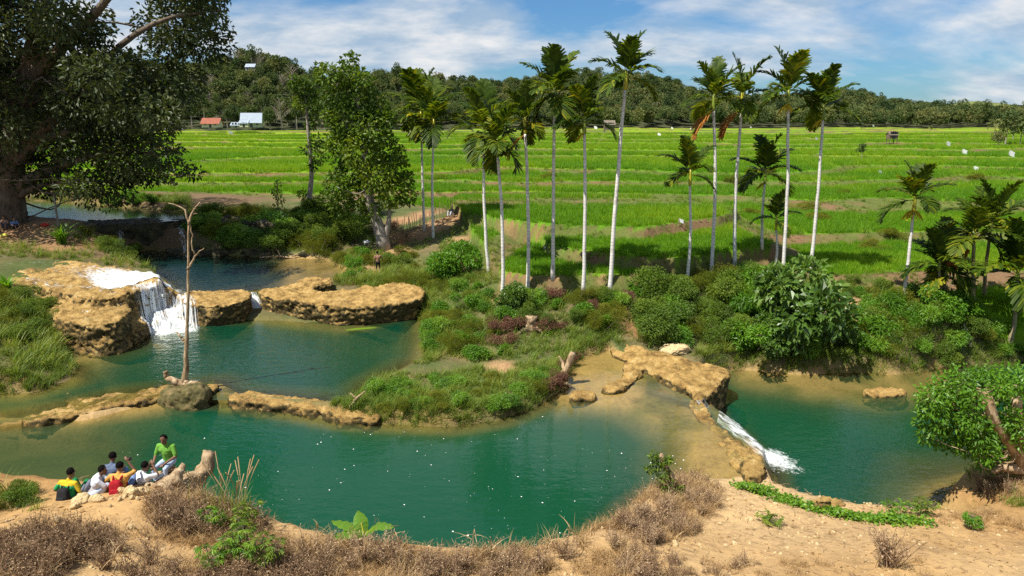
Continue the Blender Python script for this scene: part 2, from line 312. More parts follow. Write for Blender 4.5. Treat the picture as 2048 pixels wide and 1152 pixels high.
def height(x, y, full=False):
    x = np.asarray(x, float); y = np.asarray(y, float); sh = x.shape; x = x.ravel(); y = y.ravel()
    z = land(x, y) + (0.13 * fbm(x / 1.6, y / 1.6, 0, 4, 3) + 0.25 * fbm(x / 6, y / 6, 0, 2, 4)) * np.interp(np.hypot(x, y - 10), [0, 8, 20], [1, 1, 0.8])
    ff = field_front(x) + 0.3 * fbm(x / 2.5, y / 2.5, 0, 2, 21); t = sstep((y - ff) / 0.5); inf = y > ff - 1
    fz = np.zeros_like(z); fe = np.zeros_like(z)
    if inf.any(): fz[inf], fe[inf] = field_z(x[inf], y[inf])
    z = z * (1 - t) + fz * t
    # the wooded hills behind the fields
    hill_in = np.interp(y, [395, 440], [0, 1]); z = z - hill_in * 1.5
    wet = np.full(z.shape, -9.0); pds = []
    for P, lv, dp, wd, sl in POOLS:
        d = polysd_box(x, y, P)
        z = np.where(d > -7.9, np.minimum(z, np.where(d < 0, lv + 0.10 + sl * -d, lv - 0.03 - dp * sstep(d / wd) + 0.02)), z)
        wet = np.maximum(wet, d); pds.append(d)
    for (P, zt, fall), pi in zip(SHELVES, (0, 0, 1, 0, 2, 4, 4)):
        d = polysd_box(x, y, P)
        k = (pds[pi] > 0) & (d > -7.9)
        z = np.where(k, np.maximum(z, np.where(d > 0, zt + 0.05 * fbm(x / .9, y / .9, 0, 3, 31), zt - fall * -d)), z)
    if not full: return z.reshape(sh)
    rice = t * (1 - fe) * (1 - hill_in) * (t > 0.95); return [a.reshape(sh) for a in (z, wet, rice, np.maximum(fe, (t > 0.02) & (t < .95)), t)]
def G(px, py, lo=6.0):                   # photo pixel -> where its ray meets the ground
    d = ray(px, py); t = lo / d[1] * np.exp(np.linspace(0, math.log(90), 1700)); X, Y, Z = d[0] * t, d[1] * t, CAM_Z + d[2] * t
    b = np.nonzero(Z < height(X, Y))[0]; i = b[0] if len(b) else -1
    return np.array((X[i], Y[i], float(height(X[i:i + 1] if i >= 0 else X[-1:], Y[i:i + 1] if i >= 0 else Y[-1:])[0])))
def H1(x, y): return float(height(np.array([x]), np.array([y]))[0])

nr, nc = 720, 560
_yy = -12 * 1.0 + 14 * (np.exp(np.linspace(0, math.log((560 + 26) / 14.0), nr)) - 1)
_uu = np.linspace(-1, 1, nc); _uu = 1.15 * np.sign(_uu) * (0.55 * abs(_uu) + 0.45 * abs(_uu) ** 3)
TX = (_yy[:, None] + 26) * _uu[None]; TY = np.repeat(_yy[:, None], nc, 1)
TZ, wet, rice, riser, fieldm = height(TX, TY, True)
bare = np.zeros(TX.shape)
for bx, by, br in _bare: bare = np.maximum(bare, 1 - sstep((np.hypot(TX - bx, (TY - by) * 0.8) + 0.35 * fbm(TX, TY, 0, 2, 40)) / br - 0.35))
n_a = fbm(TX / 2.2, TY / 2.2, 0, 4, 11); n_b = fbm(TX / 9, TY / 9, 0, 3, 12)
def mixc(a, b, t): return a + (np.asarray(b) - a) * np.clip(t, 0, 1)[..., None]
col = np.ones(TX.shape + (3,)) * np.array((0.075, 0.095, 0.03)); col = mixc(col, (0.16, 0.12, 0.06), n_a * 1.2 + 0.35)
near = 1 - sstep((TY - 23 + 0.12 * TX) / 3)
soil = mixc(np.ones(TX.shape + (3,)) * np.array((0.40, 0.245, 0.10)), (0.30, 0.17, 0.066), n_a * 1.5 + 0.35); soil = mixc(soil, (0.46, 0.32, 0.165), n_b * 1.6 - 0.05)
col = mixc(col, soil, near)
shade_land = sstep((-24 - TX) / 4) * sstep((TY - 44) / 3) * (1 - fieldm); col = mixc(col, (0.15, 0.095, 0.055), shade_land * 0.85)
col = mixc(col, mixc(np.ones(TX.shape + (3,)) * np.array((0.34, 0.205, 0.105)), (0.22, 0.12, 0.055), n_a * 2 + .3), bare)
ricec = mixc(np.ones(TX.shape + (3,)) * np.array((0.085, 0.20, 0.008)), (0.21, 0.30, 0.012), sstep((TY - 70) / 160) * 0.7 + fbm(TX / 40, TY / 12, 0, 3, 77) * 0.9)
col = mixc(col, ricec, rice)
col = mixc(col, mixc(np.ones(TX.shape + (3,)) * np.array((0.10, 0.12, 0.03)), (0.17, 0.105, 0.055), n_a * 2.2 + fbm(TX / 14, TY / 14, 0, 2, 78) * 2.0 + 0.05), riser * (1 - bare * .7))
shelfm = np.zeros(TX.shape)
for P, zt, fall in [q_ for k_, q_ in enumerate(SHELVES) if k_ != 3]: shelfm = np.maximum(shelfm, sstep((polysd_box(TX.ravel(), TY.ravel(), P).reshape(TX.shape) + 1.5) / 1.5))
bed = mixc(np.ones(TX.shape + (3,)) * np.array((0.12, 0.105, 0.04)), (0.36, 0.235, 0.10), shelfm); bed = mixc(bed, (0.16, 0.13, 0.04), n_a * 2.4 + 0.2)
col = mixc(col, bed, sstep((wet + 0.2) / 0.25))
TZ2 = TZ + 0.18 * rice * sstep((TY - 60) / 60)
_i = (np.arange(nr - 1)[:, None] * nc + np.arange(nc - 1)[None]); TF = np.stack([_i, _i + 1, _i + nc + 1, _i + nc], -1).reshape(-1, 4)
m_ground, nt, o = mat_('ground')
at = nd(nt, 'ShaderNodeAttribute', attribute_name='gc'); ns = noise_(nt, 5.0, 8, 0.7); ns2 = noise_(nt, 0.9, 6, 0.6)
rr = ramp_(nt, mth(nt, 'ADD', mth(nt, 'MULTIPLY', ns, 0.6), mth(nt, 'MULTIPLY', ns2, 0.4)), [(0.3, (0.5, 0.48, 0.45)), (0.5, (0.95, 0.95, 0.95)), (0.72, (1.3, 1.28, 1.2))])
mm = nd(nt, 'ShaderNodeMix', data_type='RGBA', blend_type='MULTIPLY'); mm.inputs[0].default_value = 1; nt.links.new(at.outputs['Color'], mm.inputs['A']); nt.links.new(rr, mm.inputs['B'])
p = nd(nt, 'ShaderNodeBsdfPrincipled'); nt.links.new(mm.outputs['Result'], p.inputs['Base Color']); p.inputs['Roughness'].default_value = 0.95; p.inputs['Specular IOR Level'].default_value = 0.1
b = nd(nt, 'ShaderNodeBump'); b.inputs['Strength'].default_value = 0.6; b.inputs['Distance'].default_value = 0.08; nt.links.new(noise_(nt, 6.0, 10, 0.7), b.inputs['Height']); nt.links.new(b.outputs[0], p.inputs['Normal']); nt.links.new(p.outputs[0], o.inputs[0])
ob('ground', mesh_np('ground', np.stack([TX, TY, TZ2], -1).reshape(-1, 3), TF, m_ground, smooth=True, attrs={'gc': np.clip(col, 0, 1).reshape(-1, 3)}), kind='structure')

# ================================================================== water
def water_mat(name, deep, shallow, wave, wscale, k_dep):
    m, nt, o = mat_(name)
    dep = nd(nt, 'ShaderNodeAttribute', attribute_name='dep').outputs['Fac']; foam = nd(nt, 'ShaderNodeAttribute', attribute_name='foam').outputs['Fac']
    a = mth(nt, 'SUBTRACT', 1.0, mth(nt, 'POWER', 2.718, mth(nt, 'MULTIPLY', dep, -k_dep)), True)
    cmx = ramp_(nt, mth(nt, 'ADD', mth(nt, 'MULTIPLY', dep, 0.42), mth(nt, 'MULTIPLY', mth(nt, 'SUBTRACT', noise_(nt, 0.22, 3), 0.5), 0.5)), [(0.08, shallow), (0.6, deep)])
    df = nd(nt, 'ShaderNodeBsdfDiffuse'); nt.links.new(cmx, df.inputs[0]); tr = nd(nt, 'ShaderNodeBsdfTransparent'); tr.inputs[0].default_value = (0.92, 0.94, 0.80, 1)
    x1 = nd(nt, 'ShaderNodeMixShader'); nt.links.new(a, x1.inputs[0]); nt.links.new(tr.outputs[0], x1.inputs[1]); nt.links.new(df.outputs[0], x1.inputs[2])
    h1 = noise_(nt, wscale, 3, 0.5, 'Object', (1, 1.9, 1)); h2 = noise_(nt, wscale * 3.2, 2, 0.5, 'Object', (1, 1.6, 1)); calm = nd(nt, 'ShaderNodeAttribute', attribute_name='wav').outputs['Fac']
    hh = mth(nt, 'MULTIPLY', mth(nt, 'ADD', h1, mth(nt, 'MULTIPLY', h2, 0.35)), calm)
    bp = nd(nt, 'ShaderNodeBump'); bp.inputs['Strength'].default_value = 1.0; bp.inputs['Distance'].default_value = wave; nt.links.new(hh, bp.inputs['Height'])
    gl = nd(nt, 'ShaderNodeBsdfGlossy'); gl.inputs['Roughness'].default_value = 0.04; nt.links.new(bp.outputs[0], gl.inputs['Normal'])
    fr = nd(nt, 'ShaderNodeFresnel'); fr.inputs[0].default_value = 1.40; nt.links.new(bp.outputs[0], fr.inputs['Normal'])
    x2 = nd(nt, 'ShaderNodeMixShader'); nt.links.new(fr.outputs[0], x2.inputs[0]); nt.links.new(x1.outputs[0], x2.inputs[1]); nt.links.new(gl.outputs[0], x2.inputs[2])
    fd = nd(nt, 'ShaderNodeBsdfDiffuse'); fd.inputs[0].default_value = (0.85, 0.88, 0.88, 1)
    fm = mth(nt, 'MULTIPLY', mth(nt, 'SUBTRACT', mth(nt, 'ADD', mth(nt, 'MULTIPLY', foam, .8), mth(nt, 'MULTIPLY', noise_(nt, 7.0, 7, 0.75), 1.3)), 1.0), 2.2, True)
    x3 = nd(nt, 'ShaderNodeMixShader'); nt.links.new(fm, x3.inputs[0]); nt.links.new(x2.outputs[0], x3.inputs[1]); nt.links.new(fd.outputs[0], x3.inputs[2]); nt.links.new(x3.outputs[0], o.inputs[0])
    return m
def pool_mesh(name, P, lv, mat, ex=0.5, st=0.22, foam=(), waves=None):
    lo, hi = P.min(0) - 1, P.max(0) + 1; xs = np.arange(lo[0], hi[0], st); ys = np.arange(lo[1], hi[1], st)
    X, Y = np.meshgrid(xs, ys); D = poly_sd(X, Y, P); H = height(X, Y); keep = (D > -ex) & (H < lv + 0.25)
    V = np.stack([X, Y, np.full(X.shape, lv)], -1).reshape(-1, 3); n = len(xs); i = np.arange(len(ys) - 1)[:, None] * n + np.arange(n - 1)[None]
    F = np.stack([i, i + 1, i + n + 1, i + n], -1).reshape(-1, 4); kf = keep.ravel()[F].any(1); F = F[kf]
    fo = np.zeros(X.shape)
    for fx, fy, fr_, fs in foam: fo = np.maximum(fo, fs * (1 - np.clip(np.hypot(X - fx, Y - fy) / fr_, 0, 1)))
    wv = np.full(X.shape, 0.35)
    for wx, wy, wr, ws in (waves or ()): wv = np.maximum(wv, ws * (1 - sstep(np.hypot(X - wx, Y - wy) / wr)))
    u, inv = np.unique(F, return_inverse=True); V = V[u]; F = inv.reshape(F.shape)
    return ob(name, mesh_np(name, V, F, mat, smooth=True, attrs={'dep': np.maximum(lv - H, 0).ravel()[u], 'foam': fo.ravel()[u], 'wav': wv.ravel()[u]}), kind='structure')
def fp(px, py, z, r, s): q = W(px, py, z); return (q[0], q[1], r, s)
wm_main = water_mat('green_pool_water', (0.004, 0.054, 0.024), (0.085, 0.105, 0.04), 0.03, 1.5, 0.85)
wm_mid = water_mat('teal_pool_water', (0.004, 0.050, 0.024), (0.06, 0.10, 0.03), 0.06, 1.9, 0.8)
wm_back = water_mat('dark_pool_water', (0.004, 0.022, 0.016), (0.03, 0.045, 0.02), 0.06, 2.2, 1.0)
wm_up = water_mat('river_water', (0.03, 0.09, 0.05), (0.08, 0.11, 0.05), 0.03, 1.6, 1.2)
wm_right = water_mat('right_pool_water', (0.003, 0.050, 0.022), (0.075, 0.10, 0.035), 0.05, 1.7, 0.85)
pool_mesh('pool_water', MAIN, 0.0, wm_main, foam=[fp(200,870,0,2.5,.2)], waves=[fp(450,840,0,9,1.4),fp(250,860,0,6,.9),fp(600,880,0,5,.8)])
pool_mesh('pool_water', MID, 0.3, wm_mid, foam=[fp(330,664,.3,1.3,1.0),fp(370,660,.3,1.3,1.0),fp(295,664,.3,1.0,1.0),fp(185,690,.3,.6,.7),fp(515,624,.3,1.2,.9),fp(240,680,.3,.8,.5)], waves=[fp(500,700,.3,14,1.0),fp(360,680,.3,5,1.6)])
pool_mesh('pool_water', BACK, 1.2, wm_back, foam=[fp(335,585,1.2,1.6,.9),fp(360,512,1.2,.8,.7),fp(240,512,1.2,.8,.7)], waves=[fp(480,550,1.2,12,1.1)])
pool_mesh('river_water', UPPER, 3.4, wm_up, foam=[fp(300,440,3.4,2,.35)], waves=[])
pool_mesh('pool_water', RIGHT, -1.2, wm_right, foam=[fp(1540,915,-1.2,1.4,1.0),fp(1500,895,-1.2,.9,.8),fp(1570,930,-1.2,1.3,.8),fp(1520,935,-1.2,1.2,.6),fp(1430,835,-1.2,.8,.7),fp(1460,865,-1.2,.6,.7)], waves=[fp(1680,880,-1.2,12,.9),fp(1560,930,-1.2,4,1.3)])

# ================================================================== travertine rock
from mathutils.bvhtree import BVHTree
m_rock, nt, o = mat_('travertine')
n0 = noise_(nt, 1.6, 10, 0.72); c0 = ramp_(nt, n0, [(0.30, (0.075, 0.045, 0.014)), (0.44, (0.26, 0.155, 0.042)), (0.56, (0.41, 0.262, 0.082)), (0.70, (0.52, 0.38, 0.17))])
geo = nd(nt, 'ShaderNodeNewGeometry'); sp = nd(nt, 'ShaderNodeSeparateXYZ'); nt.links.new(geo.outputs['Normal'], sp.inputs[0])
moss = mth(nt, 'MULTIPLY', mth(nt, 'SUBTRACT', noise_(nt, 2.6, 6, 0.7), mth(nt, 'ADD', 0.36, mth(nt, 'MULTIPLY', sp.outputs[2], 0.27))), 7.0, True)  # dark olive-brown blotches, more of them on steep faces
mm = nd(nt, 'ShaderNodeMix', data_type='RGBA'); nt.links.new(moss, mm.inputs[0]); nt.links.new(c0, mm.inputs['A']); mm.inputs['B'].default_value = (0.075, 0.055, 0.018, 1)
p = nd(nt, 'ShaderNodeBsdfPrincipled'); nt.links.new(mm.outputs['Result'], p.inputs['Base Color']); p.inputs['Roughness'].default_value = 0.75; p.inputs['Specular IOR Level'].default_value = 0.3
b = nd(nt, 'ShaderNodeBump'); b.inputs['Strength'].default_value = 1.0; b.inputs['Distance'].default_value = 0.12; nt.links.new(noise_(nt, 6.5, 12, 0.78), b.inputs['Height']); nt.links.new(b.outputs[0], p.inputs['Normal']); nt.links.new(p.outputs[0], o.inputs[0])
ROCKS = []
def rock(name, parts, label, cat='rock', vox=0.085, it=8, amp=0.16, freq=1.3, seed=0, world=False, mat=None, group=None, fine=0.09):
    bm = bmesh.new()
    for q in parts:
        l, zt, zb = q[:3]; P = np.asarray(l, float) if world else Wl(l, zt); P = chaikin(P, 2); fl = q[3] if len(q) > 3 else 0.0
        c = P.mean(0); vs_ = [bm.verts.new((*(c + (x - c) * (1 + fl)), zb)) for x in P]; top = [bm.verts.new((*x, zt)) for x in P]
        f0 = bm.faces.new(vs_[::-1]); f1 = bm.faces.new(top)
        for i in range(len(P)): bm.faces.new((vs_[i], vs_[(i + 1) % len(P)], top[(i + 1) % len(P)], top[i]))
        bmesh.ops.triangulate(bm, faces=[f0, f1])
    bmesh.ops.recalc_face_normals(bm, faces=bm.faces); me = bpy.data.meshes.new(name); bm.to_mesh(me); bm.free()
    o = bpy.data.objects.new(name, me); COL.objects.link(o); md = o.modifiers.new('r', 'REMESH'); md.mode = 'VOXEL'; md.voxel_size = vox
    dg = bpy.context.evaluated_depsgraph_get(); ev = o.evaluated_get(dg); m2 = bpy.data.meshes.new_from_object(ev); o.modifiers.clear()
    V = np.empty(len(m2.vertices) * 3, np.float32); m2.vertices.foreach_get('co', V); V = V.reshape(-1, 3).astype(float)
    E = np.empty(len(m2.edges) * 2, np.int32); m2.edges.foreach_get('vertices', E); E = E.reshape(-1, 2)
    deg = np.bincount(E.ravel(), minlength=len(V))[:, None] + 1e-9
    for _ in range(it):
        S = np.stack([np.bincount(E[:, 0], V[E[:, 1], k], len(V)) + np.bincount(E[:, 1], V[E[:, 0], k], len(V)) for k in range(3)], -1); V = V * 0.4 + 0.6 * S / deg
    m2.vertices.foreach_set('co', V.astype(np.float32).ravel()); m2.update()
    N = np.empty(len(V) * 3, np.float32); m2.vertices.foreach_get('normal', N); N = N.reshape(-1, 3)
    x, y, z = V.T; d = amp * fbm(x * freq, y * freq, z * freq, 4, seed + 50) + fine * (np.abs(fbm(x * freq * 3, y * freq * 3, z * freq * 3, 3, seed + 70)) * 2 - 0.4)
    d = d - fine * .9 * np.maximum(0, fbm(x * freq * 5.5, y * freq * 5.5, z * freq * 5.5, 2, seed + 90) - .06) * 4 + fine * .5 * vnoise(x * 1.3, y * 1.3, z * 9, seed + 95) * (1 - np.abs(N[:, 2]))
    V = V + N * d[:, None]; c = V.mean(0); c[2] = V[:, 2].min()
    m2.vertices.foreach_set('co', (V - c).astype(np.float32).ravel()); m2.update(); m2.name = name
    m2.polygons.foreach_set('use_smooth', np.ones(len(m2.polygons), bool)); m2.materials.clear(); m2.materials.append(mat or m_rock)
    bpy.data.objects.remove(o); T = np.array([p.vertices[:] for p in m2.polygons], dtype=object)
    ROCKS.append(BVHTree.FromPolygons([Vector(v) for v in V], [tuple(t) for t in T]))
    return ob(name, m2, loc=c, label=label, cat=cat, group=group)
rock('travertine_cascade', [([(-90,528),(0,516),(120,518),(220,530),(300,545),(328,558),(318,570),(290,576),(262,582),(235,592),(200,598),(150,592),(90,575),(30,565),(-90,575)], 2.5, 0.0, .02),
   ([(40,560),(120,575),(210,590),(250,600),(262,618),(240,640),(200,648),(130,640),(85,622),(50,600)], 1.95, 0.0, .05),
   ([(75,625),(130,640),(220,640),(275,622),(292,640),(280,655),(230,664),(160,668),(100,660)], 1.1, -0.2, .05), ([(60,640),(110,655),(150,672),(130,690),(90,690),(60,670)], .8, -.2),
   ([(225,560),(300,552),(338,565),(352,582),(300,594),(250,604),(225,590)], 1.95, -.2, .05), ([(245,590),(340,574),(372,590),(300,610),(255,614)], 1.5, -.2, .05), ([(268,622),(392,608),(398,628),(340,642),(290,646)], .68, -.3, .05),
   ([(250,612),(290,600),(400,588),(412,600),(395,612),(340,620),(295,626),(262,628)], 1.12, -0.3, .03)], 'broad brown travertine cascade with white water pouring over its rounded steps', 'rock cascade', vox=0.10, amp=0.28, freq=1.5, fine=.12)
m_lip = surf_mat('wet_dark_rock', [(.3, (.012, .012, .006)), (.5, (.04, .035, .015)), (.75, (.12, .09, .04))], 1.5, .7, .9, 6)
rock('dark_rock_lip', [([(130,456),(230,450),(300,446),(380,441),(470,443),(560,446),(560,436),(380,430),(300,436),(130,446)], 3.42, .6, .02), ([(330,505),(420,500),(560,505),(640,508),(640,500),(560,494),(330,492)], 1.6, .8)], 'dark wet rock lip under the upper river with thin falls', 'rock lip', amp=.45, freq=.9, seed=2, mat=m_lip, vox=.16, fine=.12)
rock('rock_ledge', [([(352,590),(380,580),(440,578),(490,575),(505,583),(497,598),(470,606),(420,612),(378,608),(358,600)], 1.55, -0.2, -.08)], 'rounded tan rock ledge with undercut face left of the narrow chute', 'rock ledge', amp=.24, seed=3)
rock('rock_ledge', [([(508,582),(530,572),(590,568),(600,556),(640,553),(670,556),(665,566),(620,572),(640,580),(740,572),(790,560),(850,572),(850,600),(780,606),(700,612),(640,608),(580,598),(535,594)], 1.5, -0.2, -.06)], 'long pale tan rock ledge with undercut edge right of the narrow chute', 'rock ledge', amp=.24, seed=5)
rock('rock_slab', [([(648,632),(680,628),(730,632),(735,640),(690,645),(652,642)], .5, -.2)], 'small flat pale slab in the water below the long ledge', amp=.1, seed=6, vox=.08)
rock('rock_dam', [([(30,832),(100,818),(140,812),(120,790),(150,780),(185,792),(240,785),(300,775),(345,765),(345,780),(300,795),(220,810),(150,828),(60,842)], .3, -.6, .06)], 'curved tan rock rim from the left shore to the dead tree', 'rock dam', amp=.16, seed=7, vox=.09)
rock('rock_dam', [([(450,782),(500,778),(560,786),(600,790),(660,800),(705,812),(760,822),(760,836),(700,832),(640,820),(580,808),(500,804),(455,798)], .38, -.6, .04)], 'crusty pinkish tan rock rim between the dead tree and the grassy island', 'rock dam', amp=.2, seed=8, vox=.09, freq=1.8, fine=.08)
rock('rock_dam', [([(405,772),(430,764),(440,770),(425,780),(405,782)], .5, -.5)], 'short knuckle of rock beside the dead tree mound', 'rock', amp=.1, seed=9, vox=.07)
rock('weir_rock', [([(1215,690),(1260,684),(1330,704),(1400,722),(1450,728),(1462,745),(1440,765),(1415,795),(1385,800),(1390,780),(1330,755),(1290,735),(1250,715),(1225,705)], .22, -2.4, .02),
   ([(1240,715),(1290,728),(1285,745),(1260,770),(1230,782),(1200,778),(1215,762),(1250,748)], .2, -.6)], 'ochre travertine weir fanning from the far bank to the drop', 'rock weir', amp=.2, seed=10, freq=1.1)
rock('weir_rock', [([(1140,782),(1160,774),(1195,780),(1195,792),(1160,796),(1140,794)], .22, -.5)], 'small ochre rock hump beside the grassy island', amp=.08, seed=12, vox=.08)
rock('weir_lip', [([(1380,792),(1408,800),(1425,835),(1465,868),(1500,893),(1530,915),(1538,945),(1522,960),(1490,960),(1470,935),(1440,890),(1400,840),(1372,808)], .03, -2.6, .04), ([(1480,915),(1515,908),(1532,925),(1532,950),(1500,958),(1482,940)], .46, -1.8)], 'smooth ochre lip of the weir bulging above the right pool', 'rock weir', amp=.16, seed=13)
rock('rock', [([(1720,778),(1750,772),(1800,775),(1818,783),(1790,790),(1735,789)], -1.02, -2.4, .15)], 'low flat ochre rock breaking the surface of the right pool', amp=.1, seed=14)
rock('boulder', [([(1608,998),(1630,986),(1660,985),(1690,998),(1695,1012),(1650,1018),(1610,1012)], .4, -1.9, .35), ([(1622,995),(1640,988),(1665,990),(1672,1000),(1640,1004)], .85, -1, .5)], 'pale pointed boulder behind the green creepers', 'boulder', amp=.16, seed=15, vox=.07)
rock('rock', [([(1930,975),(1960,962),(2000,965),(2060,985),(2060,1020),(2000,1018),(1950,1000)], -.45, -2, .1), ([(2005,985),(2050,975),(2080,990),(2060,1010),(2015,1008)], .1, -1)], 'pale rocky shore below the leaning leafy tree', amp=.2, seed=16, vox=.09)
# ================================================================== falling water
m_fall, nt, o = mat_('white_water')
at = nd(nt, 'ShaderNodeAttribute', attribute_name='v'); uvx = nd(nt, 'ShaderNodeAttribute', attribute_name='s'); uvy = nd(nt, 'ShaderNodeAttribute', attribute_name='t')
cb = nd(nt, 'ShaderNodeCombineXYZ'); nt.links.new(uvx.outputs['Fac'], cb.inputs[0]); nt.links.new(uvy.outputs['Fac'], cb.inputs[1])
def uvn(sc, det, str_):
    mpn = nd(nt, 'ShaderNodeMapping'); mpn.inputs['Scale'].default_value = str_; nt.links.new(cb.outputs[0], mpn.inputs[0])
    n = nd(nt, 'ShaderNodeTexNoise'); nt.links.new(mpn.outputs[0], n.inputs[0]); n.inputs['Scale'].default_value = sc; n.inputs['Detail'].default_value = det; n.inputs['Roughness'].default_value = .65; return n.outputs[0]
a1 = mth(nt, 'ADD', mth(nt, 'MULTIPLY', uvn(1.7, 5, (1, .6, 1)), .45), mth(nt, 'MULTIPLY', uvn(11, 4, (1, .13, 1)), .55))
al = mth(nt, 'MULTIPLY', mth(nt, 'SUBTRACT', mth(nt, 'ADD', mth(nt, 'MULTIPLY', a1, 2.2), mth(nt, 'MULTIPLY', at.outputs['Fac'], 0.7)), 1.40), 2.6, True)
df = nd(nt, 'ShaderNodeBsdfPrincipled'); df.inputs['Base Color'].default_value = (0.82, 0.86, 0.87, 1); df.inputs['Roughness'].default_value = .35
b = nd(nt, 'ShaderNodeBump'); b.inputs['Strength'].default_value = .8; b.inputs['Distance'].default_value = .06; nt.links.new(a1, b.inputs['Height']); nt.links.new(b.outputs[0], df.inputs['Normal'])
tr = nd(nt, 'ShaderNodeBsdfTransparent'); x = nd(nt, 'ShaderNodeMixShader'); nt.links.new(al, x.inputs[0]); nt.links.new(tr.outputs[0], x.inputs[1]); nt.links.new(df.outputs[0], x.inputs[2]); nt.links.new(x.outputs[0], o.inputs[0])
def resamp(P, n):
    P = np.asarray(P, float); d = np.concatenate([[0], np.cumsum(np.linalg.norm(np.diff(P, axis=0), axis=1))]); t = np.linspace(0, d[-1], n)
    return np.stack([np.interp(t, d, P[:, k]) for k in range(P.shape[1])], -1), d[-1]
def flow(label, A, B, dens, follow=True, nu=60, nv=18, off=0.05, name='waterfall', jit=0.0):
    A, la = resamp([W(*q) for q in A], nu); B, lb = resamp([W(*q) for q in B], nu); t = np.linspace(0, 1, nv)
    V = A[:, None] * (1 - t)[None, :, None] + B[:, None] * t[None, :, None]
    if follow:
        Z = np.array([[max([h[0].z for h in (bv.ray_cast(Vector((p[0], p[1], 6)), Vector((0, 0, -1))) for bv in ROCKS) if h[0] is not None] + [p[2] - 0.5]) for p in row] for row in V])
        Z = np.maximum(np.maximum(Z, V[..., 2] - 0.45), height(V[..., 0], V[..., 1]))
        for _ in range(2):
            Zp = np.pad(Z, 1, mode='edge'); Z = np.maximum(Z, (Zp[:-2, 1:-1] + Zp[2:, 1:-1] + Zp[1:-1, :-2] + Zp[1:-1, 2:]) / 4)
        V[..., 2] = Z + off
    V[..., 2] += .05 * fbm(V[..., 0] * 3, V[..., 1] * 3, V[..., 2] * 3, 3, 19) if follow else 0
    V = V + jit * np.stack([fbm(V[..., 0] * 2, V[..., 2] * .7, 0, 3, 9)] * 3, -1) * np.array((1, 1, 0))
    S = np.repeat(t[None] * np.linalg.norm(A - B, axis=1)[:, None].mean(), nu, 0); Tt = np.repeat(np.linspace(0, (la + lb) / 2, nu)[:, None], nv, 1)
    D = np.interp(np.linspace(0, 1, nu), np.linspace(0, 1, len(dens)), dens)[:, None] * (1 - 0.5 * np.abs(t * 2 - 1)[None] ** 4) * np.ones((nu, nv))
    i = np.arange(nu - 1)[:, None] * nv + np.arange(nv - 1)[None]; F = np.stack([i, i + 1, i + nv + 1, i + nv], -1).reshape(-1, 4)
    V = V.reshape(-1, 3); c = V.mean(0); c[2] = V[:, 2].min()
    return ob(name, mesh_np(name, V - c, F, m_fall, smooth=True, attrs={'v': D.ravel(), 's': S.ravel(), 't': Tt.ravel()}), loc=c, label=label, cat='waterfall')
flow('broad white cascade sheeting over the brown travertine dome', [(-60,518,2.6),(120,520,2.6),(230,533,2.6),(300,547,2.5),(338,562,2.1),(352,588,1.3)], [(-60,545,2.6),(90,540,2.6),(150,552,2.6),(205,578,2.5),(240,598,1.9),(262,612,1.3)], [.1,.15,.2,.3,.5,.85,1,1], nu=90, nv=40)
flow('foaming lower fall dropping into the teal pool beside the dead tree', [(392,600,1.2),(393,612,1.15),(396,632,.8),(400,662,.3)], [(262,612,1.25),(268,625,1.2),(282,642,.8),(284,670,.3)], [.55,.75,.85,.85], nu=50, nv=50, off=.08)
flow('thin water strand hanging from the lip of the dome', [(188,640,1.5),(190,662,1.0),(191,690,.3)], [(166,640,1.5),(168,662,1.0),(170,690,.3)], [.3,.45,.5], nu=40, off=.1)
flow('trickle running down the right shoulder of the brown dome', [(240,618,1.7),(252,640,1.1),(258,668,.3)], [(222,620,1.7),(238,645,1.1),(246,672,.3)], [.3,.4,.35], nu=40, off=.08)
flow('thin film of water threading over the golden dome top', [(60,552,2.55),(140,575,2.3),(210,590,2.0),(240,605,1.9)], [(50,562,2.55),(100,582,2.3),(170,598,2.0),(205,612,1.9)], [.45,.4,.35,.3], nu=60, off=.05)
flow('short white chute between the two tan ledges', [(515,584,1.3),(520,600,1.0),(535,624,.3)], [(497,584,1.3),(497,602,1.0),(488,628,.3)], [.6,.8,.9], follow=False, nu=30, nv=14)
flow('slim fall from the dark lip into the back pool', [(248,456,3.45),(249,464,3.2),(249,516,1.22)], [(235,456,3.45),(235,464,3.2),(236,517,1.22)], [.45,.5,.4], follow=False, nu=30, nv=10, jit=.1)
flow('slanting fall at the right end of the dark lip', [(365,449,3.45),(370,459,3.1),(377,517,1.22)], [(349,450,3.45),(355,461,3.1),(366,518,1.22)], [.5,.5,.4], follow=False, nu=30, nv=10, jit=.1)
flow('faint trickle down the dark lip beside the palm-leaved plant', [(166,452,3.3),(176,470,2.6),(190,495,1.6)], [(156,453,3.3),(165,472,2.6),(178,498,1.6)], [.3,.3,.2], follow=False, nu=30, nv=8, jit=.1)
flow('white spill over the upper notch of the ochre weir', [(1414,796,.2),(1421,815,-.3),(1434,846,-1.15)], [(1386,803,.12),(1405,828,-.4),(1424,860,-1.15)], [.6,.85,.9], follow=False, nu=30, nv=14)
flow('white curtain sliding down the side of the ochre weir lip', [(1432,846,.1),(1470,868,.1),(1505,892,.12),(1530,912,.1)], [(1436,862,-1.15),(1478,890,-1.15),(1512,908,-1.15),(1545,936,-1.15)], [.6,.7,.65,.7], off=.1, nu=40, nv=16)

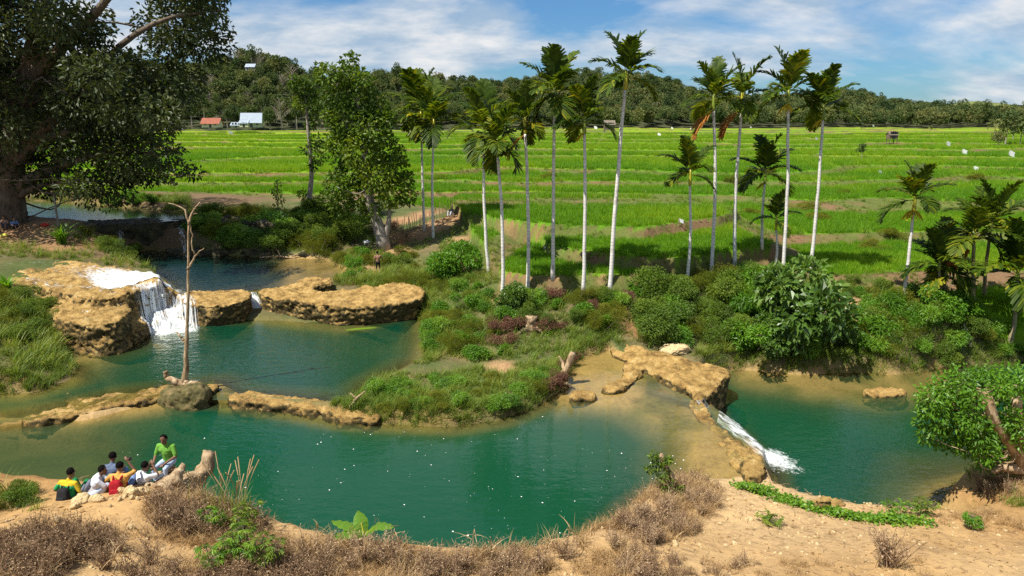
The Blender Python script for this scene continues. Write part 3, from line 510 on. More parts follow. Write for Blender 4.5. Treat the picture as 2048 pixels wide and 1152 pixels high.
# ================================================================== vegetation materials
LM = dict(
 banyan=leaf_mat('banyan_leaf', [(0.0, (0.018, 0.03, 0.008)), (0.55, (0.055, 0.075, 0.02)), (1.0, (0.15, 0.155, 0.045))], .25),
 tree=leaf_mat('tree_leaf', [(0.0, (0.022, 0.048, 0.005)), (0.55, (0.085, 0.15, 0.012)), (1.0, (0.25, 0.32, 0.03))], .35, .5, .1, .3),
 forest=leaf_mat('forest_leaf', [(0.0, (0.035, 0.065, 0.026)), (0.5, (0.095, 0.13, 0.042)), (1.0, (0.23, 0.22, 0.08))], .2, .7, .5, .1),
 broad=leaf_mat('broad_leaf', [(0.0, (0.03, 0.07, 0.012)), (0.5, (0.10, 0.19, 0.03)), (1.0, (0.24, 0.32, 0.08))], .35, .4, .15, .5),
 bright=leaf_mat('bright_leaf', [(0.0, (0.04, 0.11, 0.008)), (0.5, (0.11, 0.25, 0.015)), (1.0, (0.22, 0.34, 0.03))], .4, .45, .15, .4),
 fine=leaf_mat('fine_leaf', [(0.0, (0.03, 0.065, 0.006)), (0.55, (0.10, 0.17, 0.014)), (1.0, (0.23, 0.29, 0.03))], .3, .55, .25),
 moss=leaf_mat('moss_leaf', [(0.0, (0.05, 0.062, 0.006)), (0.5, (0.13, 0.155, 0.014)), (1.0, (0.27, 0.26, 0.04))], .3, .7, .2, .1),
 palm=leaf_mat('palm_leaf', [(0.0, (0.018, 0.036, 0.004)), (0.5, (0.055, 0.10, 0.008)), (0.85, (0.16, 0.20, 0.012)), (1.0, (0.36, 0.31, 0.015))], .42, .5, .12, .2),
 deadpalm=leaf_mat('dead_palm_leaf', [(0.0, (0.20, 0.07, 0.02)), (1.0, (0.5, 0.22, 0.05))], .35, .7, .2, .1),
 flower=leaf_mat('palm_flower', [(0.0, (0.45, 0.32, 0.015)), (1.0, (0.75, 0.6, 0.04))], .3, .6, .2, .2),
 grass=leaf_mat('grass_blade', [(0.0, (0.05, 0.095, 0.010)), (0.5, (0.14, 0.215, 0.022)), (0.85, (0.26, 0.29, 0.045)), (1.0, (0.38, 0.31, 0.12))], .35, .5, .3, .3),
 rice=leaf_mat('rice_blade', [(0.0, (0.055, 0.165, 0.005)), (0.5, (0.14, 0.29, 0.008)), (1.0, (0.27, 0.36, 0.012))], .45, .5, .35, .3),
 dry=leaf_mat('dry_blade', [(0.0, (0.17, 0.095, 0.04)), (0.5, (0.36, 0.235, 0.11)), (1.0, (0.56, 0.42, 0.235))], .25, .8, .3, .1),
 twig=leaf_mat('dry_twig', [(0.0, (0.09, 0.05, 0.028)), (0.5, (0.27, 0.175, 0.105)), (1.0, (0.54, 0.40, 0.24))], .15, .8, .25, .1),
 brown=leaf_mat('brown_leaf', [(0.0, (0.07, 0.035, 0.025)), (0.6, (0.17, 0.085, 0.055)), (1.0, (0.30, 0.18, 0.12))], .2, .8, .2, .1),
 banana=leaf_mat('banana_leaf', [(0.0, (0.07, 0.19, 0.012)), (1.0, (0.17, 0.32, 0.03))], .45, .35, .2, .5))
M_BARK = surf_mat('bark', [(0.3, (0.055, 0.04, 0.028)), (0.7, (0.20, 0.155, 0.11))], 3.5, .9, .7, 9, stretch=(1, 1, .35))
M_PALEBARK = surf_mat('pale_bark', [(0.3, (0.16, 0.13, 0.10)), (0.7, (0.42, 0.37, 0.31))], 3.0, .9, .7, 9, stretch=(1, 1, .4))
M_DEADWOOD = surf_mat('dead_wood', [(0.3, (0.11, 0.07, 0.04)), (0.5, (0.34, 0.235, 0.13)), (0.75, (0.58, 0.46, 0.30))], 5.5, .85, .9, 14, stretch=(1, 1, .3))
m_ptrunk, nt, o = mat_('palm_trunk')
tcn = nd(nt, 'ShaderNodeTexCoord'); sp = nd(nt, 'ShaderNodeSeparateXYZ'); nt.links.new(tcn.outputs['Object'], sp.inputs[0])
ring = mth(nt, 'FRACT', mth(nt, 'ADD', mth(nt, 'MULTIPLY', sp.outputs[2], 5.2), mth(nt, 'MULTIPLY', noise_(nt, 3, 2), .5)))
ringm = mth(nt, 'MULTIPLY', mth(nt, 'SUBTRACT', ring, .8), 5.0, True)
base = ramp_(nt, noise_(nt, 2.4, 6, .7), [(.3, (.30, .27, .23)), (.48, (.60, .57, .53)), (.8, (.80, .78, .75))])
mm = nd(nt, 'ShaderNodeMix', data_type='RGBA'); nt.links.new(mth(nt, 'MULTIPLY', ringm, .6), mm.inputs[0]); nt.links.new(base, mm.inputs['A']); mm.inputs['B'].default_value = (.20, .16, .12, 1)
p = nd(nt, 'ShaderNodeBsdfPrincipled'); p.inputs['Roughness'].default_value = .85; nt.links.new(mm.outputs['Result'], p.inputs['Base Color']); nt.links.new(p.outputs[0], o.inputs[0])
m_ytrunk = surf_mat('young_palm_trunk', [(.3, (.10, .085, .05)), (.5, (.30, .24, .15)), (.7, (.20, .24, .06))], 7, .8, .3, stretch=(.3, .3, 1.6))
M_SHAFT = surf_mat('crownshaft', [(.3, (.09, .16, .015)), (.7, (.26, .30, .03))], 3, .4, .1, spec=.5)
M_SHAFTY = surf_mat('yellow_crownshaft', [(.3, (.28, .30, .02)), (.7, (.55, .45, .03))], 3, .4, .1, spec=.5)

# ================================================================== areca palms
def frond_mesh(rng, L, az, el, bend, v=0.45, mat=None, wide=1.0):
    n = 26; s = np.linspace(0, 1, n); e = el - bend * s ** 1.4; d = np.stack([np.cos(az) * np.cos(e), np.sin(az) * np.cos(e), np.sin(e)], -1)
    P = np.vstack([[0, 0, 0], np.cumsum((d[1:] + d[:-1]) / 2 * L / (n - 1), 0)]); mb = MB(); V, F = tube(P, 0.022 * (1.15 - s), 5, cap=False); mb.add(V, F, min(1, v + .4))
    side = np.array((-math.sin(az), math.cos(az), 0))
    for sgn in (-1, 1):
        k = 24; ss = np.linspace(.16, .985, k) + rng.uniform(-.012, .012, k); B = np.stack([np.interp(ss, s, P[:, c]) for c in range(3)], -1); T = np.stack([np.interp(ss, s, d[:, c]) for c in range(3)], -1); T /= np.linalg.norm(T, axis=1)[:, None]
        N = np.cross(np.repeat(side[None], k, 0), T); N *= np.sign(N[:, 2:3] + 1e-6)
        ln = L * .40 * (np.sin(np.pi * np.clip(ss * .8 + .2, 0, 1)) ** .6 * .9 + .12) * rng.uniform(.85, 1.1, k)
        D = T * (0.55 + 0.5 * ss)[:, None] + sgn * side * (0.95 - .35 * ss)[:, None] + N * rng.uniform(.15, .5, k)[:, None]; D /= np.linalg.norm(D, axis=1)[:, None]
        wv = np.cross(D, N); wv /= np.linalg.norm(wv, axis=1)[:, None]; w_ = (L * .034 * wide * rng.uniform(.8, 1.3, k))[:, None]
        m1 = B + D * ln[:, None] * .5; tip = B + D * ln[:, None]; tip[:, 2] -= ln * rng.uniform(.12, .45, k); m1[:, 2] -= ln * .03
        Vv = np.stack([B - wv * w_ * .5, B + wv * w_ * .5, m1 + wv * w_, m1 - wv * w_, tip + wv * w_ * .4, tip - wv * w_ * .4], 1).reshape(-1, 3)
        i = np.arange(k)[:, None] * 6; Ff = np.vstack([i + np.array([0, 1, 2, 3]), i + np.array([3, 2, 4, 5])])
        mb.add(Vv, Ff, np.clip(np.repeat(v + rng.normal(0, .2, k), 6), 0, 1))
    return mb.mesh('frond', mat or LM['palm'])
def palm(base_px, z, top, tip_py, label, seed, nf=9, flower=0, dead=0, yellow=False, young=False, r=.115, group='slender areca palms along the field edge', lf=1.0, droop=0.0):
    g = W(*base_px, z); g[2] = H1(g[0], g[1]); rng = rng_(seed); t = WY(*top, g[1]); dist = np.linalg.norm(t - np.array((0, 0, CAM_Z))); L = max(1.2, (top[1] - tip_py) * dist / FPX * .93) * lf
    root = ob('areca_palm', None, loc=g, label=label, cat='palm tree', group=group); root.empty_display_size = .3
    T = t - g; sh = .95 if not young else .6; s = np.linspace(0, 1, 26); axis = T / np.linalg.norm(T); P = s[:, None] * (T - axis * sh)[None]
    P[:, 0] += .18 * np.sin(s * 3.1) * rng.uniform(-1, 1) + .05 * fbm(s * 5, 0, 0, 2, seed); P[0, 2] -= .25
    rad = r * (1.0 - .32 * s) * (1 + .35 * np.exp(-s * 30)); V, F = tubeT(P, rad, 10)
    ob('trunk', MB().add(V, F).mesh('trunk', m_ytrunk if young else m_ptrunk, True), root)
    Q = np.array([P[-1] + axis * q * sh for q in (-.03, .12, .4, .75, 1.0)]); V, F = tubeT(Q, [r * .66, r * .98, r * .92, r * .7, r * .5], 9)
    ob('crownshaft', MB().add(V, F).mesh('crownshaft', M_SHAFTY if yellow else M_SHAFT, True), root)
    a0 = rng.uniform(0, 6.28)
    for i in range(nf):
        q = i / (nf - 1); el = R(82 - 88 * q ** 1.15 - 25 * droop * q); me = frond_mesh(rng, L * rng.uniform(.88, 1.05) * (1 - .12 * q), a0 + i * 2.4 + rng.uniform(-.3, .3), el, R(28 + 48 * q + 30 * droop * q + rng.uniform(-8, 12)), v=.42 + .12 * rng.normal() + .18 * q)
        ob('frond', me, root, loc=Q[-1] - axis * (.1 + .22 * q))
    for k in range(dead): ob('dead_frond', frond_mesh(rng, L * .8, 3.3 + k * 1.3, R(-35), R(52), v=.5, mat=LM['deadpalm']), root, loc=Q[0], label='orange brown dead frond hanging down')
    for k in range(flower):
        mb = MB(); az = (2.8, 4.3, 5.9)[k % 3]
        for j in range(22):
            a = az + rng.normal(0, .5); l = rng.uniform(.35, .75); ss = np.linspace(0, 1, 6)
            C = np.stack([np.cos(a) * l * ss * .75, np.sin(a) * l * ss * .75, l * (.25 * ss - .95 * ss ** 2)], -1); V, F = tube(C, .026 * (1.1 - .5 * ss), 4, cap=False); mb.add(V, F, rng.random())
        ob('flower_spray', mb.mesh('flower_spray', LM['flower']), root, loc=Q[0] + axis * .06, label='yellow flower spray under the crown')
    return root
palm((848,464), 2.5, (842,222), 122, 'areca palm with grey shaded trunk beside the dirt ramp, taller of the pair', 1, nf=11, yellow=True)
palm((867,478), 2.3, (867,238), 148, 'areca palm with white trunk on the bare dirt slope, lower of the pair', 2, nf=10, flower=1, yellow=True)
palm((978,548), 2.0, (968,252), 152, 'areca palm with drooping crown whose trunk stands at the tip of the lowest rice terrace', 3, nf=10, flower=1, droop=.3)
palm((1004,603), 1.6, (994,278), 190, 'areca palm with low hanging crown rooted below the curved dirt ridge', 4, nf=11, droop=.8)
palm((1055,583), 1.9, (1050,232), 155, 'areca palm with one orange dead frond hanging along its white trunk', 5, nf=10, dead=1, yellow=True, droop=.2)
palm((1106,581), 1.9, (1108,175), 76, 'tall areca palm with ragged lower fronds drooping under a tight crown', 6, nf=12, droop=.9)
palm((1167,593), 1.8, (1170,232), 147, 'areca palm with bright green crownshaft and a round dark crown', 7, nf=10, flower=1)
palm((1219,593), 1.8, (1253,142), 48, 'tallest leaning areca palm with wide spread crown against the clouds', 8, nf=9, yellow=True, r=.13)
palm((1373,573), 1.9, (1381,338), 272, 'short areca palm with yellow shaft and fan crown in front of the terraces', 9, nf=8, yellow=True, r=.1, lf=1.15)
palm((1422,554), 2.1, (1428,188), 110, 'tall areca palm with amber dead frond beside the crossing crowns', 10, nf=9, dead=1, flower=1)
palm((1469,543), 2.2, (1485,185), 102, 'tall areca palm with upright split crown and one brown frond', 11, nf=7, dead=1, yellow=True)
palm((1521,533), 2.1, (1531,338), 264, 'middling areca palm with pale yellow flowers below a broad crown', 12, nf=9, flower=1, r=.1, lf=1.1)
palm((1548,540), 2.1, (1553,430), 378, 'small young areca palm with three dark fronds', 13, nf=6, yellow=True, r=.09, lf=1.1)
palm((1566,550), 2.1, (1577,178), 90, 'tall areca palm carrying a big yellow flower cluster', 14, nf=9, flower=2)
palm((1620,548), 2.0, (1648,208), 125, 'tall leaning areca palm behind the broad-leaved shrub', 15, nf=10, flower=1)
palm((1805,608), 1.5, (1831,388), 322, 'leaning white areca palm standing alone by the bright green field', 16, nf=9, flower=3, yellow=True, r=.105, lf=1.15)
palm((1872,623), 1.2, (1880,520), 445, 'stocky young areca palm with green banded stem, left stem of the clump', 17, nf=9, young=True, r=.11, droop=.4, lf=1.1)
palm((1884,620), 1.2, (1893,540), 470, 'stocky young areca palm with green banded stem, right stem of the clump', 18, nf=7, young=True, r=.1, droop=.4)
palm((1944,628), 1.1, (1948,462), 388, 'dark crowned young areca palm with an orange dead frond on its stem', 19, nf=10, young=True, dead=1, r=.12, droop=.5)
palm((1966,612), 1.2, (1983,440), 355, 'young areca palm with thin dark stem and cream flowers', 20, nf=10, young=True, flower=1, r=.11)
palm((2028,642), 1.0, (2036,540), 440, 'young areca palm with ringed yellow green stem next to the bare mound', 21, nf=10, young=True, r=.13, droop=.4)

# ================================================================== broadleaf trees
def limb(a, b, r0, r1, rng, sag=.12, n=9):
    a, b = np.asarray(a, float), np.asarray(b, float); s = np.linspace(0, 1, n)[:, None]; l = np.linalg.norm(b - a); P = a + (b - a) * s + np.sin(s * np.pi) * rng.normal(size=3) * l * sag
    P[1:-1] += rng.normal(size=(n - 2, 3)) * l * .012; return tubeT(P, np.linspace(r0, r1, n), 8, seed=int(rng.integers(99)), rough=.15)
def pxtree(name, base, Y, trunk_px, blobs, rads, L, dens, mat, bark, label, seed, cat='tree', depth=.6, asp=.5, group=None, lr=.05, droop=.3, flat=1.0):
    rng = rng_(seed); g = base; root = ob(name, None, loc=g, label=label, cat=cat, group=group); mbt = MB()
    for tp in trunk_px:
        P = np.array([(WY(q[0], q[1], Y + (q[3] if len(q) > 3 else 0)) - g) for q in tp]); P = np.array([resamp(P, 14)[0]])[0]; rr_ = np.interp(np.linspace(0, 1, 14), np.linspace(0, 1, len(tp)), [q[2] for q in tp]); V, F = tubeT(P, rr_, 10, seed=seed, rough=.18); mbt.add(V, F)
    mbc = MB(); main = np.array([WY(q[0], q[1], Y) - g for q in trunk_px[0]]); main = resamp(main, 30)[0]
    for (bx, by, br, *bd) in blobs:
        dy = bd[0] if bd else rng.normal() * depth; c = WY(bx, by, Y + dy) - g; r = br * np.linalg.norm(c + g - np.array((0, 0, CAM_Z))) / FPX
        j = np.argmin(np.linalg.norm(main - c, axis=1) + 2.0 * np.maximum(0, main[:, 2] - c[2])); V, F = limb(main[j], c, lr, lr * .3, rng, .2)
        if np.linalg.norm(main[j] - c) < 9: mbt.add(V, F)
        blob_leaves(mbc, rng, c, (r, r, r * flat), int(dens * r * r / (L * L)), L, asp, .35, droop, v=np.clip(.5 + rng.normal() * .14, 0, 1))
    ob('trunk', mbt.mesh('trunk', bark, True), root); ob('crown', mbc.mesh('crown', mat), root); return root
gb = G(768, 498); Yt = gb[1]
pxtree('broadleaf_tree', gb, Yt, [[(768,505,.62),(764,475,.42),(752,440,.36),(738,400,.3),(730,300,.22),(715,200,.12),(702,130,.04)],[(768,503,.3),(772,470,.26),(778,440,.16),(780,400,.1)],[(764,500,.25),(762,470,.28),(745,430,.2)]],
  [(701,122,16),(690,152,26),(722,165,24),(655,148,22),(640,138,12),(672,190,30),(715,205,36),(755,222,30),(690,245,36),(740,260,38),(772,240,18),(680,290,30),(725,305,38),(775,300,30),(700,345,36),(755,350,38),(795,340,26),(672,372,24),(720,392,26),(682,412,26),(785,385,30),(815,392,18),(742,422,22),(650,400,14),(660,232,16),(800,312,14),(812,360,16)],
  None, .38, 36, LM['tree'], M_PALEBARK, 'big glossy leafy tree with pale gnarled trunk at the river bend', 30, depth=.9, asp=.55)
gt = G(612, 440)
pxtree('slender_tree', gt, gt[1], [[(615,445,.32),(618,400,.24),(624,350,.2),(620,300,.17),(614,240,.13),(612,200,.08),(606,165,.03)]],
  [(605,172,20),(590,165,14),(620,188,17),(600,205,13),(628,212,14),(632,285,15),(637,315,14),(620,250,9),(632,240,9),(612,300,7),(606,388,9),(626,330,9)], None, .34, 34, LM['tree'], M_PALEBARK, 'slender half bare tree with pale trunk left of the big leafy tree', 31, depth=.4, asp=.55)
gs = G(556, 425)
pxtree('sapling', gs, gs[1], [[(556,430,.05),(556,395,.04),(554,360,.02)]], [(556,368,8),(552,385,10),(560,398,9),(555,412,8)], None, .28, 20, LM['tree'], M_BARK, 'thin dark leafed sapling on the brown field edge', 32, depth=.1)
# the spreading banyan on the left
gB = G(12, 446); rng = rng_(40); bl = []
REG = np.array([(-330,-220),(430,-190),(462,20),(455,75),(425,95),(405,120),(392,165),(375,210),(352,262),(375,330),(340,360),(262,372),(205,400),(120,392),(60,380),(10,345),(-330,345)], float)
while len(bl) < 118:
    q = rng.uniform((-330, -220), (465, 405))
    if poly_sd(np.array([q[0]]), np.array([q[1]]), REG)[0] > 14 and all(np.hypot(q[0] - b_[0], q[1] - b_[1]) > 27 for b_ in bl[-60:]): bl.append((q[0], q[1], rng.uniform(34, 60)))
    elif rng.random() < .002: bl.append((q[0], q[1], 30)) if poly_sd(np.array([q[0]]), np.array([q[1]]), REG)[0] > 14 else None
bl += [(rng.uniform(-520, -90), rng.uniform(-60, 250), rng.uniform(45, 65), rng.uniform(-7, 0)) for _ in range(34)]  # extra canopy outside the frame, added to shade the left bank
bl += [(455,55,12),(440,72,14),(432,40,18),(415,88,14),(395,60,22),(300,345,30),(250,352,28),(325,310,34),(280,300,36),(340,355,18),(200,370,30),(150,372,30),(100,375,26),(310,270,30),(250,240,36),(330,225,26),(350,190,24),(430,10,20),(398,20,26),(385,345,18),(365,335,20),(385,100,14),(345,250,18),(350,300,18)]
pxtree('banyan_tree', gB, gB[1], [[(4,458,1.9),(6,430,1.25),(10,390,1.05),(18,330,.95),(40,240,.8),(70,120,.7),(90,-20,.4)],[(20,330,.8),(110,230,.45),(250,80,.26,-1),(330,35,.17,-1),(440,20,.06,-1)],[(14,380,.6),(120,330,.3),(230,300,.18,-1),(340,310,.07,-1)],[(30,290,.5),(150,260,.28),(280,230,.16,-1),(360,215,.06,-1)],[(14,400,.4),(80,370,.2),(160,360,.12),(250,365,.05,-1)],[(40,240,.6),(-80,120,.4),(-220,40,.2)],[(55,160,.6),(160,60,.35,-3),(240,-30,.2,-5)]],
  bl, None, .42, 17, LM['banyan'], M_BARK, 'huge dark spreading banyan shading the left bank', 41, depth=4.2, asp=.5, lr=.09, flat=.75)
gk = G(118, 452); pxtree('thin_tree', gk, gk[1], [[(118,456,.09),(112,420,.07),(107,385,.06),(104,340,.03)]], [(100,345,16),(112,330,14)], None, .3, 14, LM['banyan'], M_PALEBARK, 'thin pale trunked tree under the banyan by the water', 42, depth=.2)
# the leaning tree on the right shore
gl = W(2075, 955, .3); gl[2] = H1(gl[0], gl[1])
pxtree('leaning_tree', gl, gl[1], [[(2085,968,.36,0),(2048,922,.3,-.1),(2008,872,.2,-.2),(1986,838,.16,-.3),(1977,802,.16,-.3),(1974,780,.12,-.3)],[(2050,915,.22,-.1),(2038,870,.16,-.2),(2034,825,.15,-.2),(2034,795,.14,-.2)],[(1990,842,.1,-.3),(1962,800,.09,-.3),(1956,782,.07,-.3)],[(2060,940,.22,0),(2000,935,.16,-.1),(1985,945,.08,-.1)]],
  [(a_, b_, c_, .15 + .13 * (i_ * 7 % 6)) for i_, (a_, b_, c_) in enumerate([(1865,800,30),(1895,780,34),(1930,768,34),(1968,762,30),(2010,762,30),(2048,768,34),(1862,838,30),(1900,828,36),(1940,820,32),(1872,868,24),(1915,868,34),(1948,862,28),(1968,890,28),(1990,905,20),(1975,920,20),(2030,850,26),(2052,862,28),(2050,820,24),(1850,870,14),(1998,790,18),(1925,890,20),(2015,800,14)])] + [(2045,850,24,-.6),(2020,835,16,-.5),(1962,870,24,-.6),(1972,905,20,-.6),(1945,840,22,-.6),(2050,880,20,-.7),(1950,795,18,-.6),(2005,775,18,-.6),(2045,772,18,-.6)],
  None, .17, 24, LM['bright'], M_DEADWOOD, 'leafy pollarded tree leaning over the right pool on thick pale limbs', 43, depth=.45, asp=.5, lr=.03, droop=.45)
# dead tree standing on its mound in the water
gd = W(370, 768, .55); Yd = gd[1]
root = ob('dead_tree', None, loc=gd, label='bare dead tree with forked pale branches on a mound in the water', cat='dead tree')
def stick(pts, rr_, n=9):
    P, _ = resamp(np.array([WY(a, b, Yd) for a, b in pts]) - gd, 16); P[1:-1] += fbm(np.arange(14)[:, None] * .9, np.arange(3)[None] * 7.7, 0, 2, int(pts[0][0])) * .05; return tubeT(P, np.interp(np.linspace(0, 1, 16), np.linspace(0, 1, len(rr_)), rr_), n, seed=int(pts[0][1]), rough=.2)
ob('trunk', MB().add(*stick([(368,775),(373,740),(374,690),(376,600),(376,500),(378,440)], [.15,.095,.07,.056,.045,.036])).mesh('trunk', M_DEADWOOD, True), root)
for pts, rr_ in [([(378,445),(384,425),(392,415),(400,404)],[.055,.04,.02]),([(378,450),(370,420),(352,410),(336,406)],[.05,.03,.012]),([(376,538),(392,510),(408,496)],[.06,.04,.015]),([(392,512),(384,496),(385,470),(378,445)],[.03,.025,.02]),([(375,690),(366,678),(352,664)],[.07,.05,.03]),([(376,590),(384,582)],[.03,.01]),([(384,428),(395,427)],[.02,.008])]:
    ob('branch', MB().add(*stick(pts, rr_, 7)).mesh('branch', M_DEADWOOD, True), root)
for pts, rr_ in [([(330,742),(334,755),(350,762),(372,770)],[.1,.13,.15,.15]),([(372,765),(395,770),(420,778)],[.17,.14,.06]),([(372,765),(350,780),(330,785)],[.16,.12,.05]),([(374,760),(378,790),(380,800)],[.15,.12,.06])]:
    ob('root', MB().add(*stick(pts, rr_, 8)).mesh('root', M_DEADWOOD, True), root)
m_mound = surf_mat('mound_soil', [(.3, (.03, .028, .012)), (.5, (.10, .085, .03)), (.75, (.26, .17, .09))], 2.5, .95, .8, 8)
rock('mound', [([(318,775),(345,760),(400,758),(425,768),(422,782),(390,796),(350,792),(325,785)], .62, -.8, .15), ([(350,765),(395,760),(412,772),(380,782),(350,778)], .85, 0, .2)], 'dark mossy mound holding the dead tree', 'mound', amp=.25, seed=21, mat=m_mound, vox=.09)
# ================================================================== scatter (only for what cannot be counted)
def scatter(name, srcs, pts, rz, sc, idx, label, cat, tilt=0.12, seed=0):
    cl = bpy.data.collections.new(name + '_sources')
    for i, me in enumerate(srcs): o_ = bpy.data.objects.new('%s_%02d' % (name, i), me); cl.objects.link(o_)
    n = len(pts); rng = rng_(seed); me = bpy.data.meshes.new(name); me.vertices.add(n); me.vertices.foreach_set('co', np.asarray(pts, np.float32).ravel())
    rot = np.stack([rng.normal(0, tilt, n), rng.normal(0, tilt, n), rz], -1).astype(np.float32)
    at = me.attributes.new('rot', 'FLOAT_VECTOR', 'POINT'); at.data.foreach_set('vector', rot.ravel())
    at = me.attributes.new('scl', 'FLOAT', 'POINT'); at.data.foreach_set('value', np.asarray(sc, np.float32))
    at = me.attributes.new('idx', 'INT', 'POINT'); at.data.foreach_set('value', np.asarray(idx, np.int32))
    ng = bpy.data.node_groups.new(name, 'GeometryNodeTree'); ng.interface.new_socket('Geometry', in_out='INPUT', socket_type='NodeSocketGeometry'); ng.interface.new_socket('Geometry', in_out='OUTPUT', socket_type='NodeSocketGeometry')
    gi = ng.nodes.new('NodeGroupInput'); go = ng.nodes.new('NodeGroupOutput'); ip = ng.nodes.new('GeometryNodeInstanceOnPoints'); ci = ng.nodes.new('GeometryNodeCollectionInfo')
    ci.inputs['Collection'].default_value = cl; ci.inputs['Separate Children'].default_value = True; ci.inputs['Reset Children'].default_value = True
    def na(nm, dt): q = ng.nodes.new('GeometryNodeInputNamedAttribute'); q.data_type = dt; q.inputs[0].default_value = nm; return q.outputs[0]
    ng.links.new(gi.outputs[0], ip.inputs['Points']); ng.links.new(ci.outputs[0], ip.inputs['Instance']); ip.inputs['Pick Instance'].default_value = True
    ng.links.new(na('idx', 'INT'), ip.inputs['Instance Index']); ng.links.new(na('rot', 'FLOAT_VECTOR'), ip.inputs['Rotation']); ng.links.new(na('scl', 'FLOAT'), ip.inputs['Scale']); ng.links.new(ip.outputs[0], go.inputs[0])
    o_ = ob(name, me, label=label, cat=cat, kind='stuff'); md = o_.modifiers.new('scatter', 'NODES'); md.node_group = ng; return o_
def tuft(seed, n, h, wd, spread, lean, mat, a=None, seg=3):
    mb = MB(); blades(mb, rng_(seed), (0, 0, 0), n, h, wd, spread, lean, seg, a); return mb.mesh('tuft', mat)
# ---- rice
rng = rng_(100); pts = []; scs = []
for y0, y1, dn, sc in [(36, 52, 15, 1.0), (52, 70, 8, 1.25), (70, 100, 4, 1.55), (100, 150, 1.9, 2.0), (150, 270, .9, 2.0)]:
    n = int((y1 - y0) * 1.75 * (y1 + 8) * dn * .9); y = rng.uniform(y0, y1, n); x = rng.uniform(-1, 1, n) * (y1 + 8) * .875
    k = abs(x) < y * .80 + 9; x, y = x[k], y[k]; z, wt_, rc, rs, ft = height(x, y, True); k = rc > .5
    pts.append(np.stack([x, y, z + .18 * sstep((y - 60) / 60)], -1)[k]); scs.append(sc * rng.uniform(.86, 1.1, k.sum()))
pts = np.vstack(pts); scs = np.concatenate(scs); n = len(pts)
patch = fbm(pts[:, 0] / 14, pts[:, 1] / 9, 0, 3, 91) * 1.5 + sstep((pts[:, 1] - 60) / 120) * .55 + rng.normal(0, .12, n); patch = np.clip((patch + .35) * 3.4, 0, 3.99).astype(int)
srcs = [tuft(200 + i, 22, .42, .024, .12, .32, LM['rice'], a=(.34, .46, .62, .85)[i]) for i in range(4)]
scatter('rice', srcs, pts, rng.uniform(0, 6.28, n), scs, patch, 'bright green young rice filling the terraces', 'rice', .08, 1)
# ---- grass on banks and risers
BANKS = [(np.array([G(a_, b_)[:2] for a_, b_ in l]), d, s) for l, z, d, s in [
  ([(840,560),(900,470),(975,470),(985,550),(1040,600),(1260,600),(1360,560),(1500,545),(1640,560),(1800,590),(2070,620),(2300,640),(2300,715),(2048,715),(1900,722),(1800,740),(1480,735),(1330,700),(1220,690),(1130,720),(1050,720),(860,720),(845,640)], 1.0, 14, .78),
  ([(700,800),(760,770),(860,750),(950,740),(1100,720),(1140,715),(1120,770),(1080,800),(1000,835),(900,848),(760,842),(700,830)], .4, 28, .66),
  ([(640,545),(700,500),(760,500),(850,560),(850,600),(780,600),(760,570),(660,575)], 1.0, 16, .8), ([(700,560),(850,545),(850,610),(760,605)], 1.2, 24, .9),
  ([(-60,600),(60,600),(130,640),(140,730),(60,760),(-60,760)], 1.3, 16, 1.0), ([(-60,755),(140,765),(130,800),(-60,820)], .7, 16, .8),
  ([(80,490),(250,495),(330,530),(300,540),(120,520),(0,515),(0,490)], 2.5, 8, .8),
  ([(300,425),(560,420),(700,440),(760,480),(640,515),(560,512),(380,500),(370,440)], 2.4, 7, 1.0),
  ([(-100,398),(380,397),(380,412),(200,405),(-100,400)], 3.4, 12, 1.1), ([(760,470),(905,430),(960,500),(930,560),(800,560)], 2.2, 4, .7),
  ([(300,765),(340,755),(345,775),(320,785)], .5, 40, .7), ([(395,758),(425,765),(420,790),(380,795)], .5, 30, .5),
  ([(1905,960),(2060,935),(2060,1040),(1950,1010)], -.3, 14, .6), ([(-60,980),(60,985),(90,1030),(-60,1040)], 2.2, 16, .6)]]
rng = rng_(101); PT = []; SC = []
for P, dn, s in BANKS:
    lo, hi = P.min(0), P.max(0); n = int(np.prod(hi - lo) * dn); x = rng.uniform(lo[0], hi[0], n); y = rng.uniform(lo[1], hi[1], n); k = poly_sd(x, y, P) > 0; x, y = x[k], y[k]
    z, wt_, rc, rs, ft = height(x, y, True); br = np.zeros(len(x))
    for bx, by, r_ in _bare: br = np.maximum(br, np.hypot(x - bx, y - by) < r_ * .75)
    k = (wt_ < .12) & (rc < .5) & (br < .5) & (fbm(x / 1.3, y / 1.3, 0, 3, 55) > -.25); PT.append(np.stack([x, y, z - .04], -1)[k]); SC.append(s * rng.uniform(.5, 1.25, k.sum()))
# thick hanging grass along the waterlines
rngw = rng_(104); n = 90000; x = rngw.uniform(-32, 34, n); y = rngw.uniform(24, 56, n); z, wt_, rc, rs, ft = height(x, y, True)
k = (wt_ > -.75) & (wt_ < .06) & (rc < .5); k &= np.max([polysd_box(x, y, BANKS[q_][0]) for q_ in (0, 1, 4)], axis=0) > -.7; k &= polysd_box(x, y, Wl([(1150,800),(1175,700),(1230,680),(1330,690),(1470,725),(1470,800)], .3)) < 0
PT.append(np.stack([x, y, z - .04], -1)[k]); SC.append(rngw.uniform(.4, .8, k.sum()))
